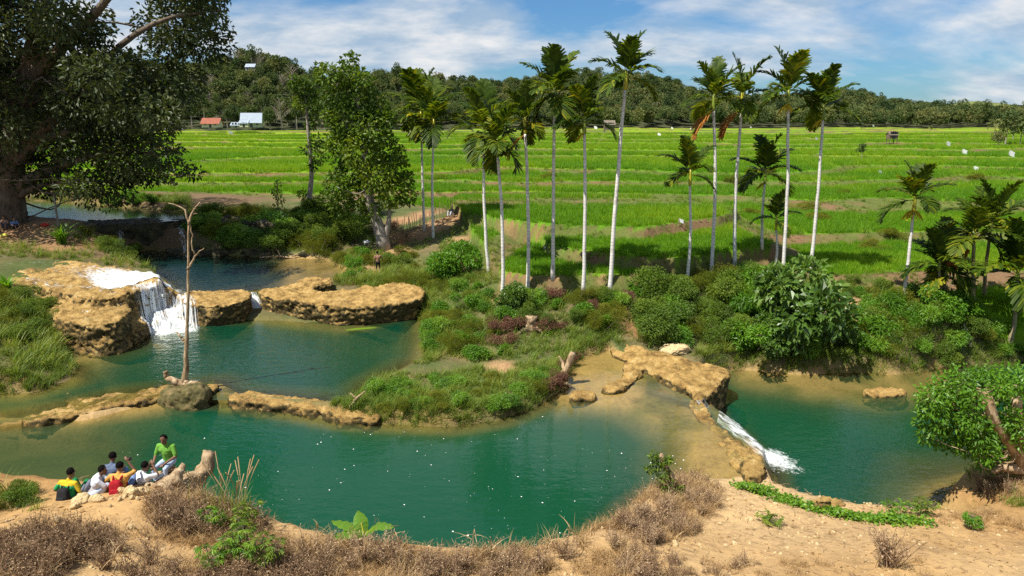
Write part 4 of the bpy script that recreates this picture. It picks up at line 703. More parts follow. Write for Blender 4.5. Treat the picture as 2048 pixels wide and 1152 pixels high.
# risers between the terraces
n = 34000; y = 36 + 90 * rng.random(n) ** 1.3; x = rng.uniform(-1, 1, n) * (y * .8 + 8); z, wt_, rc, rs, ft = height(x, y, True); k = (rs > .5) & (fbm(x / 2, y / 2, 0, 3, 56) > -.1)
PT.append(np.stack([x, y, z - .05], -1)[k]); SC.append(np.interp(y[k], [36, 126], [.55, 1.1]) * rng.uniform(.6, 1.2, k.sum()))
pts = np.vstack(PT); scs = np.concatenate(SC); n = len(pts)
srcs = [tuft(220 + i, (26, 22, 30, 18, 24)[i], (.55, .8, .4, 1.05, .5)[i], .028, (.14, .12, .2, .1, .16)[i], (.7, .8, .9, .75, .8)[i], LM['grass'], a=(.35, .5, .3, .6, .85)[i]) for i in range(5)]
pk = np.clip((fbm(pts[:, 0] / 2.2, pts[:, 1] / 2.2, 0, 3, 57) + .5 + rng.normal(0, .2, n)) * 5, 0, 4.99).astype(int)
scatter('bank_grass', srcs, pts, rng.uniform(0, 6.28, n), scs, pk, 'long green grass covering the river banks and terrace edges', 'grass', .15, 2)
# ---- dry weeds on the near bank
DRY = [(np.array([G(a_, b_)[:2] for a_, b_ in l]), d, s) for l, z, d, s in [
  ([(-60,1085),(120,1060),(300,1075),(400,1060),(560,1090),(700,1085),(900,1110),(1180,1080),(1200,1040),(1260,1010),(1330,1000),(1410,985),(1440,1010),(1400,1060),(1300,1120),(1320,1180),(-60,1180)], 2.4, 60, 1.0),
  ([(300,1000),(400,985),(470,1010),(560,1080),(430,1100),(330,1060),(290,1030)], 2.6, 60, 1.0), ([(1180,1010),(1260,970),(1400,960),(1440,985),(1420,1030),(1300,1060),(1160,1090)], 1.3, 60, 1.0),
  ([(1300,1110),(1900,1120),(1900,1180),(1280,1180)], 2.0, 16, .8), ([(1850,1030),(2060,1020),(2060,1065),(1900,1060)], .8, 30, .9), ([(1940,950),(2060,930),(2060,1010),(1980,990)], -.1, 40, .9), ([(-60,780),(120,775),(130,790),(-60,820)], .9, 25, .9), ([(1480,1040),(1850,1060),(2060,1080),(2060,1120),(1500,1080)], 1.2, 1.5, .6)]]
rng = rng_(102); PT = []; SC = []
for P, dn, s in DRY:
    lo, hi = P.min(0), P.max(0); n = int(np.prod(hi - lo) * dn); x = rng.uniform(lo[0], hi[0], n); y = rng.uniform(lo[1], hi[1], n); k = poly_sd(x, y, P) > 0; x, y = x[k], y[k]
    z, wt_, *_r = height(x, y, True); k = (wt_ < -.05) & (fbm(x / 1.1, y / 1.1, 0, 3, 58) > -.3 + .3 * rng.random(len(x))); PT.append(np.stack([x, y, z - .03], -1)[k]); SC.append(s * rng.uniform(.45, 1.2, k.sum()))
pts = np.vstack(PT); scs = np.concatenate(SC); n = len(pts)
def weed(seed, n, h, mat, lv=True):
    rng = rng_(seed); mb = MB()
    for i in range(n):
        az = rng.uniform(0, 6.28); ln = rng.uniform(.1, .8); hh = h * rng.uniform(.5, 1.1); s = np.linspace(0, 1, 5); b0 = rng.normal(0, .05, 3) * (1, 1, 0)
        C = b0 + np.stack([np.cos(az) * ln * hh * s ** 1.3, np.sin(az) * ln * hh * s ** 1.3, hh * s], -1) + rng.normal(0, .012, (5, 3)); V, F = tube(C, .0055 * (1.2 - .7 * s), 3, cap=False); v = rng.random(); mb.add(V, F, v)
        for j in range(7):
            t = rng.uniform(.3, 1); B = np.array([np.interp(t, s, C[:, c]) for c in range(3)]); D = rng.normal(size=3); D[2] = abs(D[2]) + .2; l = rng.uniform(.05, .16); V, F = tube(np.array([B, B + D / np.linalg.norm(D) * l]), [.0035, .002], 3, cap=False); mb.add(V, F, v)
            if lv and rng.random() < .6: V, F = leaves((B + D / np.linalg.norm(D) * l)[None], rng.normal(size=(1, 3)), .045, .022, rng); mb.add(V, F, np.clip(v + .2, 0, 1))
    return mb.mesh('weed', mat)
srcs = [tuft(240, 30, .34, .012, .10, 1.0, LM['dry'], a=.5), tuft(241, 34, .25, .012, .14, 1.2, LM['dry'], a=.3), tuft(242, 26, .5, .011, .08, .8, LM['dry'], a=.8), weed(243, 12, .38, LM['twig']), weed(244, 14, .3, LM['twig']), weed(245, 10, .5, LM['twig'])]
pk = np.clip((fbm(pts[:, 0] / 1.6, pts[:, 1] / 1.6, 0, 3, 59) * 1.4 + .27 + rng.normal(0, .24, n)) * 6, 0, 5.99).astype(int)
scatter('dry_grass', srcs, pts, rng.uniform(0, 6.28, n), scs, pk, 'dry straw grass and brown weeds on the near bank', 'dry grass', .3, 3)

# ================================================================== shrubs, each one a plant of its own
def shrub_proto(kind, seed):
    rng = rng_(seed); mb = MB(); st = MB(); nb = 8
    cs = [np.array((rng.normal(0, .42), rng.normal(0, .42), rng.uniform(.35, 1.15))) for _ in range(nb)]
    spec = {'broad': (.2, .55, 240, 'broad', .3), 'bright': (.15, .55, 300, 'bright', .2), 'fine': (.095, .42, 620, 'fine', .15), 'moss': (.07, .35, 900, 'moss', -.3), 'brown': (.12, .5, 300, 'brown', .3), 'fern': (.24, .16, 380, 'bright', .45)}[kind]
    for c in cs:
        r = rng.uniform(.34, .58); blob_leaves(mb, rng, c, (r, r, r * .85), spec[2], spec[0], spec[1], .45, spec[4], v=np.clip(.5 + rng.normal() * .15 + .12 * (c[2] - .7), 0, 1)); V, F = limb((0, 0, -.15), c, .03, .012, rng, n=5); st.add(V, F)
    return mb.mesh('foliage', LM[spec[3]]), st.mesh('stem', M_BARK, True)
PROTO = {k: [shrub_proto(k, 300 + 10 * i + j) for j in range(3)] for i, k in enumerate(('broad', 'bright', 'fine', 'moss', 'brown', 'fern'))}
SH_LAB = {}
def shrub(kind, px, py, size, label, group, flat=1.0, seed=None, at_=None):
    g = G(px, py) if at_ is None else at_; rng = rng_(int(px * 7 + py * 13) if seed is None else seed); fm, sm = PROTO[kind][int(rng.integers(3))]
    root = ob('shrub', None, loc=g - np.array((0, 0, .1)), label=label, cat='shrub', group=group); root.rotation_euler = (rng.normal(0, .08), rng.normal(0, .08), rng.uniform(0, 6.28)); root.scale = (size, size * rng.uniform(.85, 1.15), size * flat)
    ob('foliage', fm, root); ob('stem', sm, root); return root
# the dense bank below the palms
BIG = [('broad',1600,668,2.3),('broad',1640,690,1.6),('broad',1570,700,1.5),('bright',900,560,1.5),('bright',880,580,1.2),('bright',925,530,1.3),('broad',1040,612,1.1)]
shrub('broad', 1605, 672, 2.5, 'large pale green broad-leaved shrub below the leaning palm', None, 1.1)
shrub('broad', 1565, 700, 1.5, 'broad-leaved shrub at the foot of the larger pale one', None)
shrub('broad', 1030, 618, 1.15, 'pale leaved shrub at the foot of the low-crowned palm', None)
shrub('bright', 905, 560, 1.5, 'bright green leafy shrub climbing the slope beside the dirt path', None, 1.15)
shrub('bright', 930, 522, 1.2, 'smaller bright leafy shrub above the climbing one', None)
rng = rng_(55)
def fill(poly, n, kinds, sizes, label, group, zp, mind=.8, flat=.85):
    P = np.array([G(a_, b_)[:2] for a_, b_ in poly]); lo, hi = P.min(0), P.max(0); got = []
    for _ in range(n * 40):
        if len(got) >= n: break
        q = rng.uniform(lo, hi)
        if poly_sd(q[:1], q[1:], P)[0] < 0 or any(np.hypot(*(q - g_)) < mind for g_ in got): continue
        z, wt_, rc, rs, ft = height(q[:1], q[1:], True)
        if wt_[0] > .2 or rc[0] > .5 or any(np.hypot(q[0] - b_[0], q[1] - b_[1]) < b_[2] * .8 for b_ in _bare): continue
        got.append(q); i = int(rng.integers(len(kinds))); k = kinds[i]
        sz = rng.uniform(*sizes); sw = ('low ', 'mid-sized ', 'tall ')[min(2, int(3 * (sz - sizes[0]) / (sizes[1] - sizes[0])))]
        shrub(k, 0, 0, sz, sw + label[k], (group + ', ' + sw + SN[k]), flat * rng.uniform(.8, 1.2), seed=int(rng.integers(1e6)), at_=np.array((*q, z[0])))
SN = dict(broad='pale broad-leaved', bright='bright leafy', fine='dark fine-leaved', moss='olive mossy', brown='brown withered', fern='feathery')
def labs(where): return {k: v + where for k, v in dict(broad='pale broad-leaved shrub ', bright='bright green leafy shrub ', fine='dark green fine-leaved shrub ', moss='olive yellow mossy shrub ', brown='brown withered shrub ', fern='green feathery shrub ').items()}
fill([(1280,590),(1380,575),(1500,550),(1560,560),(1560,650),(1500,720),(1350,690),(1280,660)], 34, ['fine','fine','fern','fine','bright','moss'], (.8,1.6), labs('on the bank below the middle palms'), 'bank below the middle palms', 1.0, .55)
fill([(1560,600),(1680,610),(1690,700),(1660,740),(1560,735),(1520,700)], 14, ['fine','fern','broad'], (.6,1.1), labs('around the large pale shrub'), 'around the large pale shrub', .4, .7)
fill([(1690,640),(1830,615),(1940,640),(1950,700),(1870,735),(1720,735)], 26, ['fine','fern','fern','moss','bright'], (.6,1.2), labs('on the bank under the lone palm'), 'bank under the lone palm', .3, .6)
fill([(1940,640),(2100,660),(2200,700),(2048,712),(1950,712)], 14, ['fern','bright','moss'], (.45,.85), labs('on the low shore by the white palm sheath'), 'low shore by the palm sheath', -.2, .6)
fill([(1690,560),(1760,570),(1830,600),(1740,640),(1690,610)], 12, ['moss','bright','fine'], (.4,.75), labs('beside the bare slope under the lone palm'), 'beside the bare slope', 1.6, .6)
fill([(990,600),(1080,590),(1250,600),(1250,655),(1230,685),(1080,680),(980,660)], 24, ['fern','bright','fine','moss','brown'], (.5,.95), labs('below the curved dirt ridge'), 'below the curved dirt ridge', 1.0, .55)
fill([(850,600),(940,560),(1000,610),(1000,700),(1080,700),(960,735),(850,700)], 30, ['moss','bright','moss','fern','bright'], (.45,.85), labs('on the grassy spit above the teal pool'), 'grassy spit above the teal pool', .7, .6)
fill([(880,490),(960,500),(975,540),(950,590),(870,560)], 10, ['fine','bright','brown'], (.5,.85), labs('on the slope beside the dirt path'), 'slope beside the dirt path', 1.8, .6)
fill([(720,790),(860,760),(960,770),(1090,730),(1110,770),(1010,820),(900,838),(760,830)], 26, ['moss','bright','moss','fern'], (.32,.6), labs('on the grassy island'), 'grassy island', .4, .5, .8)
fill([(760,555),(850,560),(850,600),(770,598)], 8, ['moss'], (.6,1.0), labs('on the end of the long ledge'), 'end of the long ledge', 1.3, .6)
fill([(640,520),(720,505),(760,520),(740,560),(660,560)], 10, ['moss','bright'], (.4,.75), labs('beside the back pool'), 'beside the back pool', 1.2, .6)
fill([(740,520),(830,505),(850,540),(790,545)], 6, ['fine','moss'], (.5,.8), labs('beside the pale gnarled trunk'), 'beside the gnarled trunk', 1.5, .7)
fill([(380,440),(560,435),(680,440),(740,470),(640,510),(480,508),(390,495)], 42, ['fine','fine','fern','moss'], (.8,1.6), labs('on the shaded bank behind the back pool'), 'shaded bank behind the back pool', 2.3, .9)
fill([(160,470),(300,490),(320,525),(250,515)], 9, ['moss','fine'], (.5,.9), labs('on the knoll above the white cascade'), 'knoll above the white cascade', 2.4, .7)
fill([(-80,590),(50,590),(110,640),(110,690),(-80,730)], 16, ['moss','fine','bright'], (.5,1.0), labs('on the left bank beside the brown dome'), 'left bank beside the dome', 1.6, .7)
fill([(-80,400),(330,402),(330,410),(-80,404)], 14, ['bright','moss'], (.6,1.2), labs('behind the upper river'), 'behind the upper river', 3.5, 1.2)
fill([(-80,965),(50,975),(70,1010),(-80,1030)], 5, ['fine','moss'], (.35,.6), labs('at the waterside left of the mound of earth'), 'waterside left of the earth mound', 2.2, .5)
fill([(680,425),(800,430),(780,470),(700,470)], 7, ['fine','brown'], (.6,1.0), labs('behind the pale gnarled trunk'), 'behind the gnarled trunk', 2.6, .8)
for i, (a, b_, s) in enumerate([(1345,372,1.3),(1470,365,1.6),(1000,352,1.5),(1090,360,1.6),(1530,350,1.5),(1180,305,1.2),(880,360,1.2),(1690,390,1.2),(1620,420,1.5),(1640,440,1.3),(1500,430,1.2),(1950,360,1.6),(1780,475,1.3),(1740,500,1.2)]):
    shrub('moss', a, b_, s, 'low olive scrub on a terrace edge in the rice', 'low scrub in the rice terraces', .5)

# ================================================================== hills and forest
CR = [(-700,150,420),(-200,120,420),(200,135,430),(380,138,430),(470,128,430),(530,117,425),(600,140,430),(650,160,440),(760,160,470),(860,172,520),(1000,182,600),(1120,172,600),(1190,162,590),(1270,166,590),(1330,182,610),(1380,198,640),(1470,210,680),(1560,212,700),(1650,200,700),(1700,203,700),(1800,216,720),(1900,228,760),(2048,226,800),(2500,200,800),(2900,200,800)]
CR = [(a_, b_ - (14 if 700 < a_ < 1800 else 3), c_) for a_, b_, c_ in CR]; cpx = np.array([c[0] for c in CR], float)
def hill_z(x, y):
    px = 1024 + FPX * x / (y * math.cos(PITCH)) * .985; yc = np.interp(px, cpx, [c[2] for c in CR]); py = np.interp(px, cpx, [c[1] for c in CR])
    zc = CAM_Z + yc * np.tan(PITCH * -1 + np.arctan((576 - py) / FPX)) - 9; y0 = np.interp(px, [0, 700, 1400, 2100], [300, 345, 400, 400]); s = np.clip((y - y0) / (yc - y0), 0, 1.6)
    prof = np.where(s < 1, sstep(s * .9 + .1 * s) ** .9, 1 - .5 * (s - 1)); return 8.3 + (zc - 8.3) * prof * np.clip(s * 20, 0, 1) + 3.5 * fbm(x / 45, y / 45, 0, 3, 81) * np.clip(s * 3, 0, 1) - 1.2 * (s <= 0)
hx = np.linspace(-1.15, 1.15, 260); hy = np.linspace(290, 1000, 150); HX = hx[None] * hy[:, None]; HY = np.repeat(hy[:, None], 260, 1); HZ = hill_z(HX, HY)
i = np.arange(149)[:, None] * 260 + np.arange(259)[None]
m_hill = surf_mat('hill_scrub', [(.3, (.02, .03, .01)), (.6, (.06, .065, .025)), (.75, (.14, .12, .06))], .06, .95, .5, .3, bdist=1.5)
ob('hill', mesh_np('hill', np.stack([HX, HY, HZ], -1).reshape(-1, 3), np.stack([i, i + 1, i + 261, i + 260], -1).reshape(-1, 4), m_hill, smooth=True), kind='structure')
def ridge(name, pts, Y, depth, mat):
    P = np.array([WY(a, b_, Y) for a, b_ in pts]); xs = np.linspace(P[0, 0], P[-1, 0], 120); zt = np.interp(xs, P[:, 0], P[:, 2]) + fbm(xs / 60, 0, 0, 4, 3) * 9; t = np.linspace(-1, 1, 21)
    V = np.stack([np.repeat(xs[None], 21, 0), Y + t[:, None] * depth + 0 * xs[None], (zt[None] - 0) * (1 - np.abs(t[:, None]) ** 1.7) + 6 * fbm(xs[None] / 50, t[:, None] * 4, 0, 3, 5)], -1)
    i = np.arange(20)[:, None] * 120 + np.arange(119)[None]; ob(name, mesh_np(name, V.reshape(-1, 3), np.stack([i, i + 1, i + 121, i + 120], -1).reshape(-1, 4), mat, smooth=True), kind='structure')
m_far = surf_mat('far_hill_cover', [(.35, (.03, .05, .03)), (.7, (.07, .09, .04))], .02, .95, .6, .05, bdist=4); m_farg = surf_mat('grassy_hill', [(.35, (.05, .07, .02)), (.7, (.16, .18, .05))], .02, .95, .6, .05, bdist=4)
ridge('far_hill', [(1250,190),(1330,186),(1380,178),(1420,184),(1500,192),(1600,205),(1700,215)], 2100, 500, m_far)
ridge('grassy_hill', [(1700,222),(1800,208),(1850,203),(1930,202),(2000,205),(2060,214),(2300,205)], 1150, 260, m_farg)
def ftree(seed, kind):
    rng = rng_(seed); mb = MB(); st = MB(); h = rng.uniform(11, 16)
    if kind == 'bare':
        V, F = tubeT([(0, 0, -1), (.1, 0, h * .5), (0, .2, h)], [.28, .2, .05], 5); st.add(V, F)
        for k in range(26): z0 = h * rng.uniform(.3, .95); a = rng.uniform(0, 6.28); l = (h - z0) * .5 + 1.6; V, F = tubeT([(0, 0, z0), (np.cos(a) * l * .5, np.sin(a) * l * .5, z0 + l * .5), (np.cos(a) * l, np.sin(a) * l, z0 + l * .8)], [.1, .07, .03], 3); st.add(V, F)
        blob_leaves(mb, rng, (0, 0, h * .72), (3, 3, h * .28), 320, .5, .4, .2, 0, v=.9); return mb.mesh('crown', LM['palebush']), st.mesh('trunk', M_PALEBARK)
    if kind == 'tall':
        V, F = tubeT([(0, 0, -1), (.1, 0, h * .5), (0, .2, h * .9)], [.24, .2, .08], 5); st.add(V, F)
        for k in range(6): blob_leaves(mb, rng, (rng.normal(0, 1.1), rng.normal(0, 1.1), h * rng.uniform(.6, 1)), (1.7, 1.7, 1.5), 90, .9, .55, .4, .2, v=np.clip(.5 + rng.normal() * .2, 0, 1))
    elif kind == 'round':
        V, F = tubeT([(0, 0, -1), (.1, 0, h * .3), (0, .2, h * .6)], [.35, .28, .12], 5); st.add(V, F)
        for k in range(9): a = rng.uniform(0, 6.28); q = rng.uniform(0, 3.6); r = rng.uniform(2.0, 3.2); blob_leaves(mb, rng, (np.cos(a) * q, np.sin(a) * q, h * rng.uniform(.45, .85)), (r, r, r * .8), 105, 1.05, .6, .5, .2, v=np.clip(.5 + rng.normal() * .22, 0, 1))
    elif kind == 'palm':
        V, F = tubeT([(0, 0, -1), (.3, 0, h * .5), (.2, .2, h * .85)], [.2, .16, .12], 5); st.add(V, F)
        for k in range(11):
            me = frond_mesh(rng, 4.2, k * 2.4, R(70 - 9 * k), R(75)); v = np.empty(len(me.vertices) * 3, np.float32); me.vertices.foreach_get('co', v); mb.add(v.reshape(-1, 3)[130:] + (.2, .2, h * .85), np.array([p_.vertices[:] for p_ in me.polygons])[125:] - 130)
    return mb.mesh('crown', LM['forest']), st.mesh('trunk', M_PALEBARK)
LM['palebush'] = leaf_mat('pale_bush_leaf', [(0, (.10, .09, .06)), (1, (.26, .23, .16))], .2, .8, .3, .1)
FT = {k: [ftree(400 + 20 * i + j, k) for j in range(n_)] for i, (k, n_) in enumerate((('round', 5), ('tall', 4), ('bare', 2), ('palm', 2)))}
rng = rng_(77); cand = []
for _ in range(13000):
    y = 300 + 480 * rng.random() ** 1.4; x = rng.uniform(-.86, .86) * y; cand.append((x, y))
cand = np.array(cand); px = 1024 + FPX * cand[:, 0] / (cand[:, 1] * math.cos(PITCH)) * .985; y0 = np.interp(px, [0, 700, 1400, 2100], [300, 345, 400, 400]); yc = np.interp(px, cpx, [c[2] for c in CR])
k = (cand[:, 1] > y0 + 2) & (cand[:, 1] < yc + 40); cand, px, y0 = cand[k], px[k], y0[k]; o_ = np.argsort(cand[:, 1]); cand, px, y0 = cand[o_], px[o_], y0[o_]
keep = []; cell = {}
for j, (x, y) in enumerate(cand):
    md = 4.6 + .006 * (y - 300); c = (int(x // 8), int(y // 8))
    if any(np.hypot(x - cand[q][0], y - cand[q][1]) < md for dx in (-1, 0, 1) for dy in (-1, 0, 1) for q in cell.get((c[0] + dx, c[1] + dy), ())): continue
    cell.setdefault(c, []).append(j); keep.append(j)
cand, px, y0 = cand[keep], px[keep], y0[keep]; hz = hill_z(cand[:, 0], cand[:, 1]) - .5
front = (cand[:, 1] - y0) < 26; kinds = np.where(front, np.where(rng.random(len(cand)) < .72, 'tall', 'round'), np.where(rng.random(len(cand)) < .82, 'round', 'tall')); kinds = np.where(rng.random(len(cand)) < np.where((px > 1500) & (px < 1800) & front, .45, .06), 'bare', kinds); kinds = np.where((rng.random(len(cand)) < .1) & (px > 900) & front, 'palm', kinds)
szs = np.where(front, rng.uniform(.75, 1.05, len(cand)), rng.uniform(.7, 1.15, len(cand)))
vis = np.argsort(cand[:, 1] + np.where((px > 250) & (px < 800), -60, 0) + np.where((px < -40) | (px > 2090), 900, 0)); ind = set(vis[:290].tolist())
FLAB = dict(round='round crowned dark forest tree on the wooded slope behind the fields', tall='tall pale stemmed forest tree in the wood behind the fields', bare='grey almost leafless tree in the wood behind the fields', palm='coconut palm in the wood behind the fields'); FN = dict(round='forest_tree', tall='forest_tree', bare='leafless_tree', palm='coconut_palm')
ZN = [(-2000, 'behind the banyan crown'), (400, 'beside the red roofed house'), (455, 'above the tin roofed houses'), (540, 'behind the slender half bare tree'), (640, 'behind the big leafy tree'), (800, 'behind the pair of palms'), (910, 'behind the drooping palms'), (1080, 'behind the round dark palm crown'), (1210, 'behind the tallest leaning palm'), (1330, 'behind the palm with the amber frond'), (1520, 'behind the palm with the yellow cluster'), (1700, 'behind the lone white palm'), (1880, 'behind the young palm clump')]
def zone(p_): return [z_ for a_, z_ in ZN if p_ >= a_][-1]
FLAB = dict(round='round crowned dark forest tree ', tall='tall pale stemmed forest tree ', bare='grey almost leafless tree ', palm='coconut palm in the wood ')
rest = []
for j in range(len(cand)):
    kd = kinds[j]; v = int(rng.integers(len(FT[kd])))
    if j in ind:
        root = ob(FN[kd], None, loc=(*cand[j], hz[j]), label=FLAB[kd] + ('at the hill foot ' if front[j] else 'on the slope ') + zone(px[j]), cat='tree' if kd != 'palm' else 'palm tree', group='trees of the wood: ' + kd + (' front ' if front[j] else ' slope ') + zone(px[j])); root.rotation_euler[2] = rng.uniform(0, 6.28); root.scale = [szs[j]] * 3; cm, tm = FT[kd][v]; ob('crown', cm, root); ob('trunk', tm, root)
    else: rest.append((*cand[j], hz[j], szs[j], v if kd == 'round' else 5 + v if kd == 'tall' else 0))
rest = np.array(rest)
scatter('forest', [FT['round'][i][0] for i in range(5)] + [FT['tall'][i][0] for i in range(4)], rest[:, :3], rng.uniform(0, 6.28, len(rest)), rest[:, 3], rest[:, 4].astype(int), 'mass of dark trees covering the hills', 'forest', .05, 5)
print('forest', len(cand))
# ================================================================== people
def capsule(a, b, ra, rb, n=10, m=4):
    a, b = np.asarray(a, float), np.asarray(b, float); d = b - a; l = np.linalg.norm(d); d = d / (l + 1e-9) if l > 1e-6 else np.array((0, 0, 1.0))
    th = np.linspace(.12, np.pi / 2, m); c = [a - d * ra * np.cos(t) for t in th] + [b + d * rb * np.cos(t) for t in th[::-1]]; r = [ra * np.sin(t) for t in th] + [rb * np.sin(t) for t in th[::-1]]
    ref = np.array((0, 0, 1.0)) if abs(d[2]) < .9 else np.array((1.0, 0, 0)); u = np.cross(d, ref); u /= np.linalg.norm(u); v = np.cross(d, u); an = np.linspace(0, 2 * np.pi, n, endpoint=False)
    V = np.concatenate([ci + ri * (np.cos(an)[:, None] * u + np.sin(an)[:, None] * v) for ci, ri in zip(c, r)]); k = len(c); i = np.arange(k - 1)[:, None] * n; j = np.arange(n)[None]; j2 = (j + 1) % n
    F = np.stack([i + j, i + j2, i + n + j2, i + n + j], -1).reshape(-1, 4); T = np.vstack([F[:, :3], F[:, [0, 2, 3]]]); V = np.vstack([V, a - d * ra, b + d * rb]); jj = np.arange(n)
    return V, np.vstack([T, np.stack([np.full(n, k * n), (jj + 1) % n, jj], -1), np.stack([np.full(n, k * n + 1), (k - 1) * n + jj, (k - 1) * n + (jj + 1) % n], -1)])
SKIN = flat_mat('skin', (.15, .075, .042), .55, .4, .15, 20); SKIN2 = flat_mat('tan_skin', (.25, .13, .075), .55, .4, .15, 20); HAIR = flat_mat('black_hair', (.006, .005, .0045), .95, .05); SHOE = flat_mat('dark_shoe', (.03, .03, .03), .6)
def cloth(n, c, v=.12): return flat_mat(n, c, .85, .15, v, 14)
CL = dict(green=cloth('green_shirt', (.02, .26, .09)), yellow=cloth('yellow_panel', (.52, .36, .02)), grey=cloth('light_grey_shirt', (.55, .57, .62)), blue=cloth('blue_denim', (.14, .22, .40)), pale=cloth('pale_jeans', (.40, .47, .60)), orange=cloth('orange_shirt', (.55, .29, .07)), white=cloth('white_shirt', (.66, .66, .68)), lime=cloth('lime_shirt', (.12, .29, .04)), dark=cloth('dark_cloth', (.02, .02, .025)), black=cloth('black_shirt', (.012, .012, .014)), red=cloth('red_shirt', (.45, .06, .05)), navy=cloth('navy_shirt', (.10, .13, .20)), dgreen=cloth('green_shorts', (.01, .17, .05)))
def side(p, s): return np.array((p[0] * s, p[1], p[2]))
def person(loc, rz, J, shirt, pants, label, vox=.013, skin=SKIN, bare=False, long_p=True, panel=None, sleeve=.75, scale=1.0, group=None):
    C = []                                # (a, b, ra, rb, region)  regions: 0 skin 1 shirt 2 pants 3 shoe 4 panel
    pel, ch, nk, hd = [np.array(J[k], float) for k in ('pelvis', 'chest', 'neck', 'head')]; sh = 0 if bare else 1
    C += [(pel + (-.06, 0, 0), pel + (.06, 0, 0), .125, .125, 2), (pel + (0, 0, .02), ch - (0, 0, .06), .13, .14, sh), (ch + (-.08, 0, .0), ch + (.08, 0, .0), .125, .125, sh), (ch, nk, .12, .055, sh), (nk - (0, 0, .02), hd - (0, 0, .03), .052, .055, 0)]
    f = hd - nk; fw = np.array(J.get('look', (0, 1, -.15)), float); fw /= np.linalg.norm(fw); rt = np.cross(fw, (0, 0, 1)); rt /= np.linalg.norm(rt)
    C += [(hd + (0, 0, .035), hd + (0, 0, -.01), .088, .085, 0), (hd + fw * .025 + (0, 0, -.05), hd + fw * .04 + (0, 0, -.085), .062, .042, 0), (hd + fw * .088 + (0, 0, .0), hd + fw * .1 + (0, 0, -.02), .013, .018, 0)]
    for s in (-1, 1):
        C.append((hd + rt * s * .085, hd + rt * s * .09 + (0, 0, -.03), .016, .012, 0)); k_ = 'R' if s > 0 else 'L'
        S, E, Wr = [np.array(J[q + k_], float) if q + k_ in J else side(J[q], s) for q in ('sho', 'elb', 'wri')]
        H, K, A = [np.array(J[q + k_], float) if q + k_ in J else side(J[q], s) for q in ('hip', 'kne', 'ank')]
        C.append((ch + (s * .07, 0, .07), S, .085, .066, sh)); mE = S + (E - S) * sleeve; C.append((S, mE, .064, .058, sh)); C.append((S + (E - S) * .1, E, .047, .041, 0)); C.append((E, Wr, .042, .029, 0))
        hv = (Wr - E) / np.linalg.norm(Wr - E); pv = np.cross(hv, (s, .2, .3)); pv /= np.linalg.norm(pv); qv = np.cross(hv, pv); C.append((Wr + hv * .03, Wr + hv * .075, .03, .034, 0))
        for i, (o_, l_) in enumerate(((-.03, .055), (-.01, .07), (.01, .066), (.03, .05))): b0 = Wr + hv * .085 + qv * o_; k1 = b0 + hv * l_ * .6; C.append((b0, k1, .0115, .011, 0)); C.append((k1, k1 + (hv * .6 + pv * .7) * l_ * .55, .011, .0095, 0))
        b0 = Wr + hv * .04 - qv * .03; C.append((b0, b0 + (hv * .6 - qv * .7) * .05, .014, .011, 0))
        C.append((H, K, .088, .062, 2)); kk = K + (A - K) * (.95 if long_p else .12); C.append((K, kk, .062, .05 if long_p else .06, 2)); C.append((K + (A - K) * .1, A, .052, .036, 0 if not long_p else 2))
        tv = np.array(J.get('toe', (0, 1, 0)), float); C.append((A + (0, 0, -.03) + tv * -.03, A + (0, 0, -.045) + tv * .15, .043, .036, 3 if long_p else 0))
    bm_V, bm_F, n = [], [], 0
    for a, b_, ra, rb, rg in C: V, F = capsule(a, b_, ra, rb); bm_V.append(V); bm_F.append(F + n); n += len(V)
    me = mesh_np('body', np.vstack(bm_V), np.vstack(bm_F), SKIN); o_ = bpy.data.objects.new('body', me); COL.objects.link(o_); md = o_.modifiers.new('r', 'REMESH'); md.mode = 'VOXEL'; md.voxel_size = vox
    sm_ = o_.modifiers.new('s', 'SMOOTH'); sm_.iterations = 3 if vox < .02 else 1; sm_.factor = .45; ev = o_.evaluated_get(bpy.context.evaluated_depsgraph_get()); m2 = bpy.data.meshes.new_from_object(ev); bpy.data.objects.remove(o_)
    cc = np.empty(len(m2.polygons) * 3, np.float32); m2.polygons.foreach_get('center', cc); cc = cc.reshape(-1, 3); best = np.full(len(cc), 9.0); reg = np.zeros(len(cc), np.int32)
    for a, b_, ra, rb, rg in C:
        d = b_ - a; t = np.clip(((cc - a) @ d) / (d @ d + 1e-9), 0, 1); q = np.linalg.norm(cc - a - t[:, None] * d, axis=1) - (ra + (rb - ra) * t) - (.006 if rg else 0); k = q < best; best[k] = q[k]; reg[k] = rg
    if panel is not None: rel = cc - ch; reg[(reg == 1) & (rel[:, 2] > .06)] = 4; reg[(reg == 1) & (np.abs(rel[:, 0]) > .2) & (np.sign(rel[:, 0]) == 1)] = 4
    m2.materials.clear()
    for m_ in (skin, CL[shirt], CL[pants], SHOE, CL[panel] if panel else CL[shirt]): m2.materials.append(m_)
    m2.polygons.foreach_set('material_index', reg); m2.polygons.foreach_set('use_smooth', np.ones(len(m2.polygons), bool)); m2.name = 'person'
    po = ob('person', m2, loc=loc, label=label, cat='person', group=group); po.rotation_euler[2] = rz; po.scale = (scale,) * 3
    rng = rng_(int(abs(loc[0]) * 100)); u = rng.normal(size=(500, 3)); u /= np.linalg.norm(u, axis=1)[:, None]; bmh = bmesh.new(); bmesh.ops.create_icosphere(bmh, subdivisions=3, radius=1)
    for v in list(bmh.verts):
        c = v.co; f_ = c.dot(Vector(fw)); z = c.z
        if z < -.5 + .8 * max(0, f_ + .15) or (f_ > .55 and z < .55): bmh.verts.remove(v)
    hm = bpy.data.meshes.new('hair')
    for v in bmh.verts: k = 1.0 + .07 * float(fbm(v.co.x * 5, v.co.y * 5, v.co.z * 5, 3, 7)); v.co = Vector((hd[0] + v.co.x * .094 * k, hd[1] + v.co.y * .097 * k, hd[2] + .022 + v.co.z * .107 * k))
